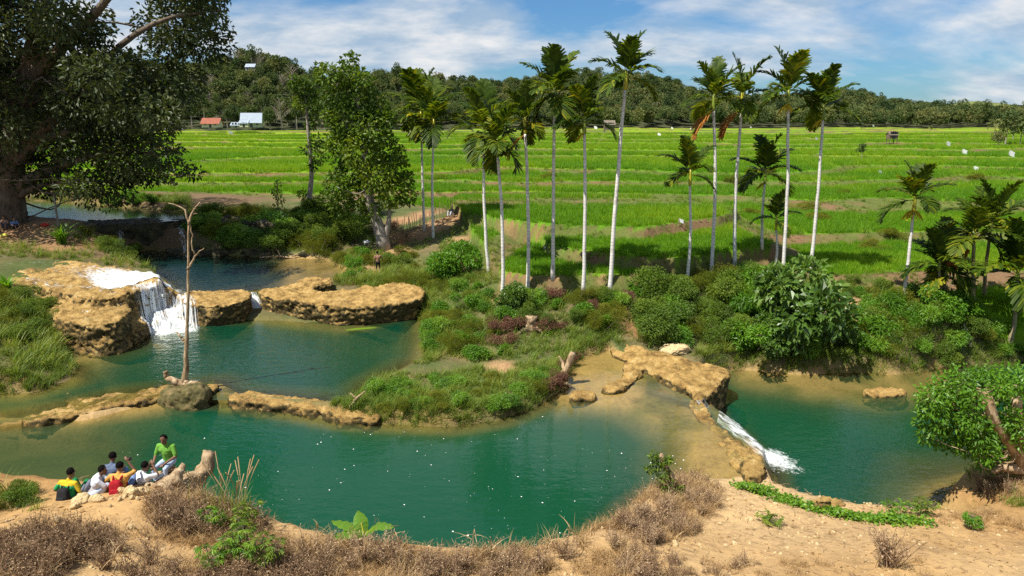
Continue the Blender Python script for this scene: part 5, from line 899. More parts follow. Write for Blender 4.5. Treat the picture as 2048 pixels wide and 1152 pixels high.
    bmh.to_mesh(hm); bmh.free(); hm.materials.append(HAIR); ob('hair', hm, po)
    for s in (-1, 1):
        q = hd + fw * .083 + rt * s * .032 + (0, 0, .012); V, F = capsule(q, q + rt * .004, .010, .010, 6, 3); ob('eye', mesh_np('eye', V, F, HAIR), po)
    return po
SIT = dict(pelvis=(0, 0, .13), chest=(0, .03, .47), neck=(0, .06, .63), head=(0, .10, .78), sho=(.185, .03, .56), elb=(.25, .18, .33), wri=(.16, .38, .36), hip=(.1, .05, .13), kne=(.16, .42, .40), ank=(.13, .55, .06))
SQUAT = dict(pelvis=(0, 0, .24), chest=(0, .2, .54), neck=(0, .28, .69), head=(0, .36, .82), sho=(.185, .25, .62), elb=(.22, .42, .44), wri=(.12, .66, .56), hip=(.1, .04, .24), kne=(.16, .42, .48), ank=(.13, .12, .08), look=(0, 1, -.35))
LOGSIT = dict(pelvis=(0, 0, .1), chest=(0, .04, .45), neck=(0, .07, .61), head=(0, .11, .76), sho=(.19, .05, .54), elb=(.27, .12, .29), wriL=(-.1, .38, .2), wriR=(.17, .42, .19), hip=(.1, .05, .1), kne=(.15, .44, .1), ank=(.13, .46, -.34), look=(0, 1, -.35))
STAND = dict(pelvis=(0, 0, .88), chest=(0, .02, 1.22), neck=(0, .03, 1.4), head=(0, .06, 1.54), sho=(.185, 0, 1.33), elb=(.26, -.02, 1.08), wri=(.26, .1, .85), hip=(.09, 0, .86), kneL=(-.1, .1, .48), ankL=(-.1, .05, .08), kneR=(.1, .02, .47), ankR=(.1, -.12, .1))
def at_px(px, py, z): return W(px, py + 6, z - .06)
p1 = at_px(143, 1010, 2.45); J = dict(SIT, elbL=(-.36, .0, .36), wriL=(-.26, .2, .2), elbR=(.3, .04, .3), wriR=(.34, .18, .06), head=(.03, .12, .79), look=(.35, 1, 0)); J = {k: (v if k == 'look' else (v[0], v[1], v[2] + (.1 if k not in ('ank',) else 0))) for k, v in J.items()}
person(p1, R(-8), J, 'green', 'dgreen', 'person in green and yellow shirt crouching with a black backpack', panel='yellow')
p2 = at_px(180, 1002, 2.55); person(p2, R(-62), dict(SQUAT, wriL=(-.08, .62, .6), wriR=(.08, .7, .62)), 'grey', 'pale', 'person in light grey shirt squatting with hands held out')
p3 = at_px(230, 978, 2.5); person(p3, R(10), dict(SIT, head=(.02, .12, .92), neck=(0, .08, .76), chest=(0, .04, .6), sho=(.185, .03, .68), pelvis=(0, 0, .26), hip=(.1, .05, .26), elb=(.25, .12, .44), wri=(.14, .32, .5)), 'navy', 'blue', 'person in blue leaning forward, mostly hidden by the orange shirt')
p4 = at_px(244, 992, 2.6); person(p4, R(4), dict(SIT, elbL=(-.40, .1, .42), wriL=(-.2, .26, .36), elbR=(.3, .22, .62), wriR=(.14, .26, .86), pelvis=(0, 0, .16), chest=(0, .02, .52), neck=(0, .04, .69), head=(.02, .08, .84), sho=(.19, .02, .61)), 'orange', 'blue', 'person in orange shirt with red backpack holding up a phone')
p5 = at_px(288, 986, 2.45); person(p5, R(-28), dict(SIT, elbR=(.26, .26, .52), wriR=(.1, .28, .74), elbL=(-.22, .28, .5), wriL=(-.06, .3, .72), head=(.02, .12, .78)), 'white', 'grey', 'person in white shirt with both hands raised to the face')
YL = 16.25; p6 = WY(339, 928, YL); person(p6, R(176), LOGSIT, 'lime', 'pale', 'person in lime green shirt and jeans sitting on the driftwood', skin=SKIN)
q = G(757, 549); person(q, R(18), dict(STAND, elbR=(.32, .02, 1.1), wriR=(.36, .22, .95)), 'dark', 'dark', 'shirtless person in dark shorts standing on the bank', .022, bare=True, long_p=False, skin=SKIN2)
q = G(905, 434); person(q + (0, 0, .1), R(150), SIT, 'black', 'grey', 'person in black shirt sitting at the corner of the rice field', .025)
q = G(942, 328); person(q, R(40), STAND, 'red', 'grey', 'person in red shirt standing far out in the rice', .03)
V, F = tubeT([(0, 0, 0), (.02, .03, 1.6), (.05, .05, 3.2)], [.022, .018, .012], 5); ob('pole', MB().add(V, F).mesh('pole', M_DEADWOOD), loc=q + (-.32, .1, 0), label='thin upright pole beside the person in the rice', cat='pole')
q = G(54, 442); person(q + (0, 0, .12), R(175), SIT, 'dark', 'dark', 'person in dark clothes sitting on the bank under the banyan', .025, long_p=False)
q = G(12, 458); person(q + (0, 0, .1), R(200), SIT, 'dark', 'navy', 'bare chested person sitting beside the banyan trunk', .025, bare=True, long_p=False, skin=SKIN2)
q = G(30, 460); person(q + (0, 0, .05), R(240), SIT, 'blue', 'dark', 'person in blue sitting on the earth next to the bare chested one', .025, skin=SKIN2, long_p=False)
# phone
bm = bmesh.new(); bmesh.ops.create_cube(bm, size=1); bmesh.ops.bevel(bm, geom=bm.edges[:], offset=.08, segments=2, affect='EDGES'); me = bpy.data.meshes.new('phone'); bm.to_mesh(me); bm.free(); me.materials.append(SHOE)
o_ = ob('phone', me, loc=p4 + np.array((.12, .31, .92)), label='black phone held up in the raised hand', cat='phone'); o_.scale = (.16, .012, .08)
def backpack(loc, rz, tilt, c, label, sc=1.0):
    root = ob('backpack', None, loc=loc, label=label, cat='backpack'); root.rotation_euler = (tilt, 0, rz); root.scale = (sc,) * 3; m_ = cloth(label.split()[0] + '_pack_cloth', c, .2)
    def rbox(nm, s, at_, par):
        bm = bmesh.new(); bmesh.ops.create_cube(bm, size=1); bmesh.ops.subdivide_edges(bm, edges=bm.edges[:], cuts=5, use_grid_fill=True)
        for v in bm.verts:
            c_ = v.co.copy(); p = c_ * 2; ln = (abs(p.x) ** 4 + abs(p.y) ** 4 + abs(p.z) ** 4) ** .25; p = p / max(ln, 1e-6) * max(abs(p.x), abs(p.y), abs(p.z)); v.co = Vector((p.x * s[0] / 2 * (1 - .12 * max(0, p.z)), p.y * s[1] / 2 * (1 - .2 * p.z), p.z * s[2] / 2)) + Vector([.012 * float(fbm(p.x * 3, p.y * 3, p.z * 3, 3, 2))] * 3)
        me = bpy.data.meshes.new(nm); bm.to_mesh(me); bm.free(); me.materials.append(m_); me.polygons.foreach_set('use_smooth', np.ones(len(me.polygons), bool)); return ob(nm, me, par, loc=at_)
    b_ = rbox('pack_body', (.30, .17, .42), (0, 0, .21), root); rbox('pocket', (.24, .08, .2), (0, -.10, .13), root)
    for s in (-1, 1):
        P = [(s * .08, .06, .40), (s * .1, .12, .47), (s * .115, .22, .46), (s * .12, .30, .34), (s * .13, .26, .16), (s * .12, .1, .04)]; V, F = tubeT(resamp(P, 14)[0], .022, 6); ob('strap', MB().add(V, F).mesh('strap', m_, True), root)
    V, F = tubeT(resamp([(-.04, .03, .42), (0, .03, .47), (.04, .03, .42)], 7)[0], .01, 5); ob('handle', MB().add(V, F).mesh('handle', m_), root); return root
def on_back(p, rz, dz, dy, dx=0): return p + np.array((-math.sin(rz) * dy + math.cos(rz) * dx, math.cos(rz) * dy + math.sin(rz) * dx, dz))
backpack(on_back(p1, R(-8), .2, -.2), R(-8), R(-6), (.018, .018, .02), 'black backpack on the green and yellow shirt')
backpack(on_back(p4, R(4), .18, -.2), R(4), R(-3), (.30, .012, .018), 'red backpack on the orange shirt')
backpack(on_back(p5, R(-28), .06, -.2, -.1), R(-28), R(-8), (.03, .03, .035), 'dark backpack with white piping on the white shirt', .85)
backpack(on_back(p2, R(-62), .34, -.06), R(-62), R(-30), (.12, .13, .16), 'slim grey backpack on the squatting figure', .75)

# ================================================================== driftwood and stones on the near bank
gL = W(330, 985, 2.4); root = ob('driftwood_log', None, loc=gL, label='weathered driftwood log with upturned stubs at the water edge', cat='log')
for nm, pts, rr_ in [('trunk', [(300,985,15.3),(330,976,15.6),(372,968,16.0),(400,955,16.3),(413,932,16.5),(419,903,16.6)], [.24,.3,.27,.22,.19,.15]), ('stub', [(322,985,15.2),(345,962,15.5),(369,930,15.9)], [.18,.19,.07]), ('stub', [(345,972,16.1),(330,962,16.3),(318,944,16.4)], [.15,.12,.08]), ('stub', [(348,972,16.1),(341,955,16.25),(339,930,16.3)], [.2,.17,.15]), ('root', [(300,980,15.3),(285,978,15.4),(275,984,15.4)], [.2,.15,.05])]:
    P = resamp(np.array([WY(a, b_, y) for a, b_, y in pts]) - gL, 18)[0]; P[1:-1] += .03 * fbm(np.arange(16)[:, None] * .8, np.arange(3)[None] * 9., 0, 2, 3); V, F = tubeT(P, np.interp(np.linspace(0, 1, 18), np.linspace(0, 1, len(rr_)), rr_), 14, seed=int(pts[0][0]), rough=.35); ob(nm, MB().add(V, F).mesh(nm, M_DEADWOOD, True), root)
m_stone = surf_mat('pale_stone', [(.3, (.30, .20, .09)), (.55, (.56, .42, .22)), (.75, (.66, .55, .36))], 6, .9, .8, 16, bdist=.02)
def stone_mesh(seed):
    bm = bmesh.new(); bmesh.ops.create_icosphere(bm, subdivisions=3, radius=1)
    for v in bm.verts: c = v.co; k = 1 + .38 * float(fbm(c.x * 1.4 + seed, c.y * 1.4, c.z * 1.4, 3, seed)) + .1 * float(vnoise(c.x * 6, c.y * 6, c.z * 6, seed)); v.co = Vector((c.x * k, c.y * k * .8, c.z * k * .62))
    me = bpy.data.meshes.new('stone'); bm.to_mesh(me); bm.free(); me.materials.append(m_stone); return me
SM = [stone_mesh(s) for s in range(5)]; rng = rng_(91)
ST = [(155,1008,.16),(168,1004,.2),(182,1002,.13),(196,1001,.16),(204,1003,.1),(150,1016,.12),(245,984,.13),(258,985,.16),(268,990,.2),(280,990,.15),(292,988,.13),(265,998,.1),(250,995,.09),(115,1042,.12),(262,1058,.09),(240,1002,.07),(275,1000,.07),(220,1015,.06),(1550,1010,.08),(1518,1030,.1),(1500,1040,.09),(1565,1045,.06),(1440,1050,.07),(1470,1090,.09),(1350,1090,.1)]
for i, (a, b_, r_) in enumerate(ST):
    g = G(a, b_); left = a < 700; o_ = ob('stone', SM[i % 5], loc=g + (0, 0, r_ * .25), label='pale ochre stone along the crest of the bare earth mound' if left else 'pale stone lying on the bare soil near the creepers', cat='stone', group='stones on the earth mound' if left else 'stones on the bare soil'); o_.scale = (r_,) * 3; o_.rotation_euler = rng.uniform(-.5, 3, 3)
for a, b_, r_ in [(1350,704,.5),(1340,708,.35)]: o_ = ob('boulder', SM[a % 5], loc=G(a, b_) + (0, 0, .1), label='grey white boulder behind the ochre weir' if r_ > .4 else 'small grey boulder leaning on the larger one behind the weir', cat='boulder'); o_.scale = (r_ * 1.4, r_, r_)
for a, b_ in [(1660,733),(1685,735),(1705,738),(1672,738),(1725,738),(1745,740),(1640,735)]: o_ = ob('stone', SM[a % 5], loc=W(a, b_, -1.15), label='ochre stone at the waterline under the pale shrub', cat='stone', group='waterline stones'); o_.scale = (.25, .2, .2)
o_ = ob('stone', SM[2], loc=W(276, 664, .35), label='small brown stone at the foot of the lower fall', cat='stone'); o_.scale = (.34, .26, .3)

# ================================================================== near plants
def place(px, py, lo=6.): return G(px, py, lo)
g = place(715, 1085); root = ob('banana_plant', None, loc=g, label='young banana plant with four broad leaves above the green water', cat='banana plant')
def banana_leaf(P, wd):
    P = resamp(P, 16)[0]; s = np.linspace(0, 1, 16); T = np.gradient(P, axis=0); T /= np.linalg.norm(T, axis=1)[:, None]; S = np.cross(T, (0, 0, 1)); S /= np.linalg.norm(S, axis=1)[:, None]; w_ = wd * np.sin(np.pi * np.clip(s * .93 + .07, 0, 1)) ** .6; w_[-1] = .01
    rows = [P + S * (w_ * k)[:, None] + np.array((0, 0, 1)) * (-.25 * abs(k) ** 2 * w_ + .12 * w_ * abs(k) + .02 * abs(k) * np.sin(np.arange(16) * 2.2))[:, None] for k in (-1, -.5, 0, .5, 1)]; V = np.concatenate(rows); i = np.arange(4)[:, None] * 16 + np.arange(15)[None]
    return V, np.stack([i, i + 1, i + 17, i + 16], -1).reshape(-1, 4)
Yb = g[1]
for pts in ([(727,1068,0),(700,1052,.05),(663,1042,.1)], [(727,1066,0),(722,1045,.1),(716,1022,.3)], [(729,1068,0),(755,1050,0),(789,1054,-.1)], [(725,1072,0),(700,1066,-.15),(664,1074,-.3)]):
    P = np.array([WY(a, b_, Yb + d) for a, b_, d in pts]) - g; V, F = banana_leaf(P, .17); lf = ob('leaf', MB().add(V, F, .5).mesh('leaf', LM['banana'], True), root); V, F = tubeT(resamp(P, 10)[0] - (0, 0, .012), np.linspace(.016, .005, 10), 5); ob('midrib', MB().add(V, F).mesh('midrib', M_SHAFTY), lf)
V, F = tubeT(np.array([(0, 0, -.1), WY(726, 1078, Yb) - g, WY(727, 1064, Yb) - g]), [.05, .04, .025], 8); ob('stalk', MB().add(V, F).mesh('stalk', M_SHAFT, True), root)
def cassava(px, py, h, seed, label):
    rng = rng_(seed); g = place(px, py); root = ob('cassava_plant', None, loc=g, label=label, cat='plant', group='leafy weeds on the near bank'); st = MB(); lf = MB()
    for k in range(3):
        top = np.array((rng.normal(0, .18), rng.normal(0, .18), h * rng.uniform(.75, 1.05))); V, F = limb((0, 0, -.05), top, .014, .008, rng, .06, 6); st.add(V, F)
        for j in range(13):
            t = rng.uniform(.35, 1); B = top * t; a = rng.uniform(0, 6.28); e = B + np.array((np.cos(a) * .14, np.sin(a) * .14, .05)); V, F = tube(np.array([B, e]), [.004, .003], 3, cap=False); st.add(V, F)
            n = 6; aa = a + np.linspace(-1.5, 1.5, n); D = np.stack([np.cos(aa), np.sin(aa), np.full(n, -.25) + rng.normal(0, .15, n)], -1); V, F = leaves(np.repeat(e[None], n, 0), D, .15 * rng.uniform(.8, 1.1, n), .034, rng, .1); lf.add(V, F, np.repeat(np.full(n, rng.random()), 4))
    ob('stem', st.mesh('stem', M_BARK), root); ob('foliage', lf.mesh('foliage', LM['bright'] if seed % 2 else LM['fine']), root)
for i, (a, b_, h) in enumerate([(465,1130,.9),(500,1140,1.0),(530,1145,.8),(440,1060,.6),(480,1075,.7),(420,1140,.6),(1840,1030,.55),(1800,1035,.4),(1530,1045,.25),(1950,1062,.4)]): cassava(a, b_, h, 500 + i, 'slender leafy weed with fingered leaves on the near bank')
def twigbush(px, py, s, label, group=None, seed=0):
    g = place(px, py); o_ = ob('dry_bush', TB[seed % 3], loc=g - (0, 0, .03), label=label, cat='bush', group=group); o_.scale = (s,) * 3; o_.rotation_euler[2] = seed * 1.7; return o_
TB = [weed(260 + i, 46, .62, LM['twig']) for i in range(3)]
for i, (a, b_, s) in enumerate([(330,1030,1.0),(360,1045,1.1),(400,1040,1.0),(380,1075,1.0),(320,1060,.9),(350,1010,.8),(420,1075,.9)]): twigbush(a, b_, s, 'purple brown dry bush on the slope below the driftwood', 'dry bushes below the driftwood', i)
for i, (a, b_, s) in enumerate([(730,1125,1.1),(760,1130,1.2),(700,1140,1.0),(790,1140,1.0)]): twigbush(a, b_, s, 'brown dry bush around the banana plant', 'dry bushes around the banana plant', i)
for i, (a, b_, s) in enumerate([(1290,1050,1.0),(1330,1030,1.1),(1250,1060,.9),(1380,1010,.8),(1350,1070,.9),(1400,1030,.7),(1300,1090,.8),(1230,1100,.9)]): twigbush(a, b_, s, 'rusty brown dry bush on the spur beside the vine stump', 'dry bushes on the spur', i)
twigbush(1775, 1135, 1.5, 'lone purple dry bush on the bare soil')
for i, (a, b_, s) in enumerate([(1960,985,1.0),(1990,975,1.0),(2020,990,.9),(1975,1000,.8)]): twigbush(a, b_, s, 'rust coloured dry bush under the leaning tree', 'dry bushes under the leaning tree', i)
for i, (a, b_, s) in enumerate([(60,1120,.7),(150,1110,.8),(240,1105,.7),(110,1145,.8),(210,1140,.9),(300,1130,.9),(30,1090,.6),(560,1120,.9),(610,1125,.9),(650,1135,1.0),(860,1140,.9),(930,1145,1.0),(1010,1145,.9),(1080,1140,.9),(1130,1120,.9)]): twigbush(a, b_, s, 'low brown dry bush among the straw on the near bank', 'dry bushes in the straw', i)
def stalk(px, py, h, seed, label='broken dry corn stalk with bent husk leaves', group='dry corn stalks'):
    rng = rng_(seed); g = place(px, py); mb = MB(); top = np.array((rng.normal(0, .12), rng.normal(0, .12), h)); n = 7; s = np.linspace(0, 1, n)[:, None]; P = top * s + rng.normal(0, .015, (n, 3)); root = ob('corn_stalk', None, loc=g, label=label, cat='dry stalk', group=group)
    if rng.random() < .6: k = rng.normal(size=3); k[2] = -.6; P = np.vstack([P, P[-1] + k / np.linalg.norm(k) * h * .35])
    V, F = tubeT(P, np.linspace(.014, .007, len(P)), 6); ob('stem', mb.add(V, F).mesh('stem', M_DEADWOOD), root); lf = MB()
    for j in range(4): b0 = top * rng.uniform(.3, .95); blades(lf, rng, b0 * (1, 1, 0) + (0, 0, b0[2] - .02), 1, .3, .03, .005, 1.8, 4, .7)
    ob('husk', lf.mesh('husk', LM['dry']), root)
for i, (a, b_, h) in enumerate([(612,1120,.75),(632,1118,.85),(600,1128,.6),(795,1130,.95),(810,1128,.8),(905,1140,.6),(945,1138,.85),(985,1135,.75),(230,1150,.55),(245,1150,.5),(715,1140,.7),(870,1142,.55),(1090,1120,.6),(1130,1110,.7)]): stalk(a, b_, h, 600 + i)
# clumps of tall pale grass on the spur and green reeds
def grassclump(px, py, n, h, mat, label, seed, lean=.6, wd=.014, sp_=.12, group=None, heads=True):
    rng = rng_(seed); g = place(px, py); mb = MB(); blades(mb, rng, (0, 0, -.03), n, h, wd, sp_, lean, 4, .65); root = ob('grass_clump', None, loc=g, label=label, cat='grass clump', group=group); ob('blade_mass', mb.mesh('blade_mass', LM[mat]), root)
    for k in range(6 if heads else 0):
        a = rng.uniform(0, 6.28); l = h * rng.uniform(1.1, 1.5); s = np.linspace(0, 1, 7); C = np.stack([np.cos(a) * .3 * l * s ** 2, np.sin(a) * .3 * l * s ** 2, l * s], -1); V, F = tubeT(C, np.where(s > .82, .013, .004), 5); ob('seed_head', MB().add(V, F, .9).mesh('seed_head', LM['dry']), root)
for i, (a, b_) in enumerate([(1215,1000),(1235,985),(1255,1000),(1200,1030),(1225,1020),(1270,985),(1250,1030)]): grassclump(a, b_, 90, .75, 'dry', 'clump of tall pale feathery grass on the spur', 700 + i, group='pale grass on the spur')
for i, (a, b_) in enumerate([(415,1035),(450,1030),(490,1040),(475,1060)]): grassclump(a, b_, 26, 1.0, 'grass', 'tall green reed clump with seed heads below the driftwood', 720 + i, .4, .02, .15, 'green reeds below the driftwood')
for i, (a, b_) in enumerate([(560,1090),(1060,1130),(1090,1135),(1110,1100),(1160,1090),(1370,975),(1390,970)]): grassclump(a, b_, 80, .5, 'dry', 'straw yellow grass clump on the lip of the near bank', 740 + i, 1.0, .014, .12, 'straw clumps on the bank lip', False)
# stump with a climbing vine
g = place(1335, 990); root = ob('vine_stump', None, loc=g, label='broken stump wrapped in dark green vine on the spur', cat='stump'); V, F = tubeT(resamp(np.array([(0, 0, -.1), WY(1345, 955, g[1]) - g, WY(1328, 930, g[1]) - g, WY(1322, 908, g[1]) - g]), 12)[0], np.linspace(.13, .06, 12), 9, seed=4, rough=.3); ob('stump', MB().add(V, F).mesh('stump', M_DEADWOOD, True), root)
mb = MB(); rng = rng_(33)
for a, b_, r_ in [(1308,912,7),(1318,925,9),(1325,945,11),(1330,965,12),(1345,985,15),(1300,938,6),(1335,920,6),(1360,985,11),(1330,1000,14)]: c = WY(a, b_, g[1] - .1) - g; r = r_ * 1.35 * 20 / FPX; blob_leaves(mb, rng, c, (r, r, r), 90, .11, .4, .3, .5)
ob('vine', mb.mesh('vine', LM['fine']), root)
# creeper along the top of the right bank
P = np.array([W(a, b_, 0)[:2] for a, b_ in [(1478,972),(1510,982),(1545,990),(1580,1003),(1625,1018),(1680,1030),(1740,1038),(1800,1042),(1850,1045)]]); P = np.array([G(a, b_) for a, b_ in [(1478,974),(1510,984),(1545,992),(1580,1006),(1625,1020),(1680,1032),(1740,1040),(1800,1044),(1850,1047)]]); Pr = resamp(P, 400)[0]; rng = rng_(34); mb = MB(); st = MB()
kk = rng.integers(0, 400, 2600); B = Pr[kk] + rng.normal(0, 1, (2600, 3)) * (.16, .2, 0); B[:, 2] = height(B[:, 0], B[:, 1]) + rng.uniform(.02, .24, 2600) * (.6 + .5 * vnoise(B[:, 0] * 1.5, B[:, 1] * 1.5)); D = rng.normal(size=(2600, 3)); D[:, 2] = .15; V, F = leaves(B, D, .10 * rng.uniform(.7, 1.3, 2600), .09, rng, .12)
c0 = Pr[0].copy(); mb.add(V - c0, F, np.repeat(rng.random(2600), 4)); Q = Pr[::8] - c0; Q[:, 2] += .03; V, F = tubeT(Q, .012, 5); root = ob('creeper', None, loc=c0, label='bright green creeper trailing along the top of the right bank', cat='creeper'); ob('foliage', mb.mesh('foliage', LM['bright']), root); ob('vine_stem', st.add(V, F).mesh('vine_stem', M_BARK), root)
# strap-leaved plants
def strap(px, py, n, h, wd, mat, label, seed, lean=.8):
    g = place(px, py); mb = MB(); blades(mb, rng_(seed), (0, 0, 0), n, h, wd, .12, lean, 5, .45); root = ob('strap_plant', None, loc=g, label=label, cat='plant'); ob('leaf_rosette', mb.mesh('leaf_rosette', LM[mat]), root)
    V, F = tubeT([(0, 0, -.1), (0, .02, .2), (.02, 0, h * .3)], [.1, .08, .04], 7); ob('stem', MB().add(V, F).mesh('stem', M_BARK), root)
strap(125, 488, 110, 1.9, .1, 'bright', 'strap-leaved bush on the shaded bank under the banyan', 1, 1.0)
strap(700, 458, 60, 2.0, .12, 'fine', 'blue green strap-leaved clump left of the gnarled trunk', 2, .7)
strap(15, 585, 60, 1.2, .14, 'bright', 'broad strap-leaved plant at the edge of the left bank', 3, 1.0)

# ================================================================== river bank bits
def lpx(name, label, cat, pieces, Y, mat=M_DEADWOOD, base=None):
    g = base if base is not None else WY(pieces[0][1][0][0], pieces[0][1][0][1], Y); root = ob(name, None, loc=g, label=label, cat=cat)
    for nm, pts, rr_ in pieces:
        P = resamp(np.array([WY(a, b_, Y + (d[0] if d else 0)) for a, b_, *d in pts]) - g, 14)[0]; P[1:-1] += .04 * fbm(np.arange(12)[:, None] * .8, np.arange(3)[None] * 9., 0, 2, int(pts[0][0])); V, F = tubeT(P, np.interp(np.linspace(0, 1, 14), np.linspace(0, 1, len(rr_)), rr_), 8, seed=3, rough=.3); ob(nm, MB().add(V, F).mesh(nm, mat, True), root)
    return root
g = G(1058, 655); lpx('cut_stump', 'sawn reddish tree stump among brown withered vines', 'stump', [('stump', [(1060,665),(1062,650),(1063,632)], [.42,.3,.3]), ('root', [(1060,655),(1045,660,-.3),(1030,672,-.5)], [.16,.12,.04]), ('root', [(1064,652),(1080,662,-.3),(1090,672,-.5)], [.16,.1,.04])], g[1] - .3)
g = G(1120, 760); lpx('driftwood_roots', 'tangled brown root snag at the tip of the grassy island', 'driftwood', [('root', [(1100,790,-.5),(1118,765),(1135,735),(1146,705)], [.18,.2,.16,.12]), ('root', [(1095,800,-.6),(1110,775,-.3),(1130,750)], [.12,.12,.06]), ('root', [(1120,765),(1140,770,-.3),(1142,790,-.5)], [.1,.08,.03]), ('root', [(1130,745),(1125,725,.3),(1118,712,.4)], [.1,.08,.03]), ('root', [(1100,785,-.4),(1075,800,-.6),(1060,830,-.8)], [.1,.07,.03])], g[1], M_DEADWOOD)
for i, (a, b_, s) in enumerate([(1112,768,.42),(1125,748,.42),(1138,728,.4),(1098,785,.4)]): shrub('brown', a, b_, s, 'brown withered vine tangle over the root snag', 'withered vines over the root snag', 1.2)
for i, (a, b_, s) in enumerate([(1000,668,.7),(1030,660,.7),(1085,660,.65),(1010,690,.6)]): shrub('brown', a, b_, s, 'brown withered vine tangle around the sawn stump', 'withered vines around the sawn stump', .9)
g = G(710, 815); lpx('branch_snag', 'grey forked branch lying at the left tip of the grassy island', 'branch', [('branch', [(700,815),(715,795),(730,782)], [.07,.06,.02]), ('branch', [(714,797),(705,790),(698,786)], [.04,.03,.01])], g[1])
g = G(560, 515); lpx('fallen_branches', 'pale fallen branches at the edge of the back pool', 'branch', [('branch', [(520,515),(560,512),(600,520),(640,512)], [.05,.06,.05,.02]), ('branch', [(560,512),(555,500),(545,492)], [.04,.03,.01]), ('branch', [(580,516),(600,505),(612,498)], [.04,.03,.01]), ('branch', [(545,516),(575,526),(610,524)], [.04,.04,.02])], 52.5)
g = W(1940, 690, -.2); V = np.array(g); root = None
P = resamp(np.array([WY(1941, 694, g[1]) - g, WY(1936, 670, g[1]) - g, WY(1928, 647, g[1]) - g]), 16)[0]; V, F = banana_leaf(P + np.array((0, 0, .01)), .2); ob('palm_sheath', MB().add(V, F, .9).mesh('palm_sheath', flat_mat('pale_sheath', (.62, .56, .50), .8)), loc=g, label='pale fallen palm sheath standing in the shore grass', cat='palm sheath')
lpx('fallen_branch', 'bare pale branch reaching over the right pool shore', 'branch', [('branch', [(1790,735),(1830,730),(1870,728)], [.06,.05,.02])], 34.6)
# bamboo picket fence on the brown slope
root = ob('picket_fence', None, loc=G(850, 450), label='rickety bamboo picket fence on the brown slope by the field', cat='fence'); rng = rng_(35); gf = np.array(root.location); V, F = tubeT([(0, 0, -.1), (.02, 0, .6), (0, .02, 1.25)], [.03, .028, .02], 5); pm = MB().add(V, F).mesh('picket', M_DEADWOOD)
for a in np.linspace(775, 905, 34):
    b_ = np.interp(a, [775, 820, 850, 905], [468, 462, 452, 426]) + rng.normal() * 1.5; o_ = ob('picket', pm, root, loc=G(a, b_) - gf); o_.rotation_euler = (rng.normal(0, .08), rng.normal(0, .08), 0); o_.scale = (1, 1, rng.uniform(.7, 1.25))
g = G(790, 505); 
for i, (a, b_) in enumerate([(803,492),(808,482),(798,480)]): twigbush(a, b_, 1.8, 'heap of pale dry brush beside the picket fence', 'dry brush by the fence', i)
for a, b_, c_, nm, lb, ct in [(733,487,(.75,.74,.72),'rag','white rag on the ground left of the gnarled trunk','rag'),(9,474,(.7,.6,.1),'bag','yellow and white bag on the earth under the banyan','bag'),(90,453,(.5,.03,.02),'bag','small red bag on the bank under the banyan','bag')]:
    o_ = ob(nm, SM[1].copy(), loc=G(a, b_) + (0, 0, .1), label=lb, cat=ct); o_.data.materials.clear(); o_.data.materials.append(flat_mat(lb[:9], c_)); o_.scale = (.32, .24, .22)
V, F = banana_leaf(resamp(np.array([W(692, 660, .315), W(720, 657, .315), W(755, 655, .315)]), 8)[0] - W(720, 657, .315), .16); V[:, 2] = np.clip(V[:, 2], 0, .01); ob('floating_leaf', MB().add(V, F, .8).mesh('floating_leaf', LM['bright']), loc=W(720, 657, .315), label='yellow green leaf floating on the teal pool', cat='leaf')

# ================================================================== fields: flags, hut, houses
M_WHITE = flat_mat('white_cloth', (.8, .8, .8), .8, .2, .1)
def flag(px, py, s, seed):
    s *= .66
    g = G(px, py); rng = rng_(seed); root = ob('field_flag', None, loc=g, label='white cloth bird-scarer flag on a stick in the rice', cat='flag', group='white flags in the rice'); V, F = tubeT([(0, 0, -.1), (.03, 0, s * 1.6)], [.02, .015], 5); ob('stick', MB().add(V, F).mesh('stick', M_DEADWOOD), root)
    x = np.linspace(0, 1, 6); z = np.linspace(0, 1, 6); X, Z = np.meshgrid(x, z); a = rng.uniform(-.5, .5); V = np.stack([X * s * np.cos(a), .12 * np.sin(X * 6 + Z * 3) * s + X * s * np.sin(a), s * .75 + Z * s * .75 - .35 * X * s], -1).reshape(-1, 3); i = np.arange(5)[:, None] * 6 + np.arange(5)[None]; ob('cloth', mesh_np('cloth', V, np.stack([i, i + 1, i + 7, i + 6], -1).reshape(-1, 4), M_WHITE, smooth=True), root)
for i, (a, b_, s) in enumerate([(1087,506,.5),(1357,453,.55),(1188,262,2.2),(1315,275,1.6),(1630,284,1.5),(1892,298,1.9),(1923,314,1.6),(2016,322,1.9),(1946,346,1.1),(1745,256,1.8),(458,272,1.9),(1342,260,1.4),(1380,262,1.4),(1757,352,.9),(1706,385,.5),(1500,258,1.4)]): flag(a, b_, s, i)
M_WALLS = {'cream': flat_mat('cream_wall', (.5, .45, .38)), 'wood': flat_mat('plank_wall', (.14, .10, .07)), 'grey': flat_mat('grey_wall', (.3, .3, .29))}
m_tin = surf_mat('tin_roof', [(.3, (.20, .25, .31)), (.7, (.36, .41, .47))], 2, .45, .1); m_tile = surf_mat('red_roof', [(.3, (.20, .06, .04)), (.7, (.34, .12, .07))], 2, .85, .3); m_thatch = surf_mat('thatch', [(.3, (.10, .085, .06)), (.7, (.24, .20, .15))], 4, .95, .5); m_dark = flat_mat('dark_opening', (.02, .02, .022), .3, .5)
def GH(px, py):
    d = ray(px, py); t = np.linspace(300, 900, 3000) / d[1]; X, Y, Z = d[0] * t, d[1] * t, CAM_Z + d[2] * t; b_ = np.nonzero(Z < hill_z(X, Y))[0]; i = b_[0] if len(b_) else -1
    return np.array((X[i], Y[i], hill_z(X[i:i + 1], Y[i:i + 1])[0] + 5.0)) if i >= 0 else WY(px, py, 400.)
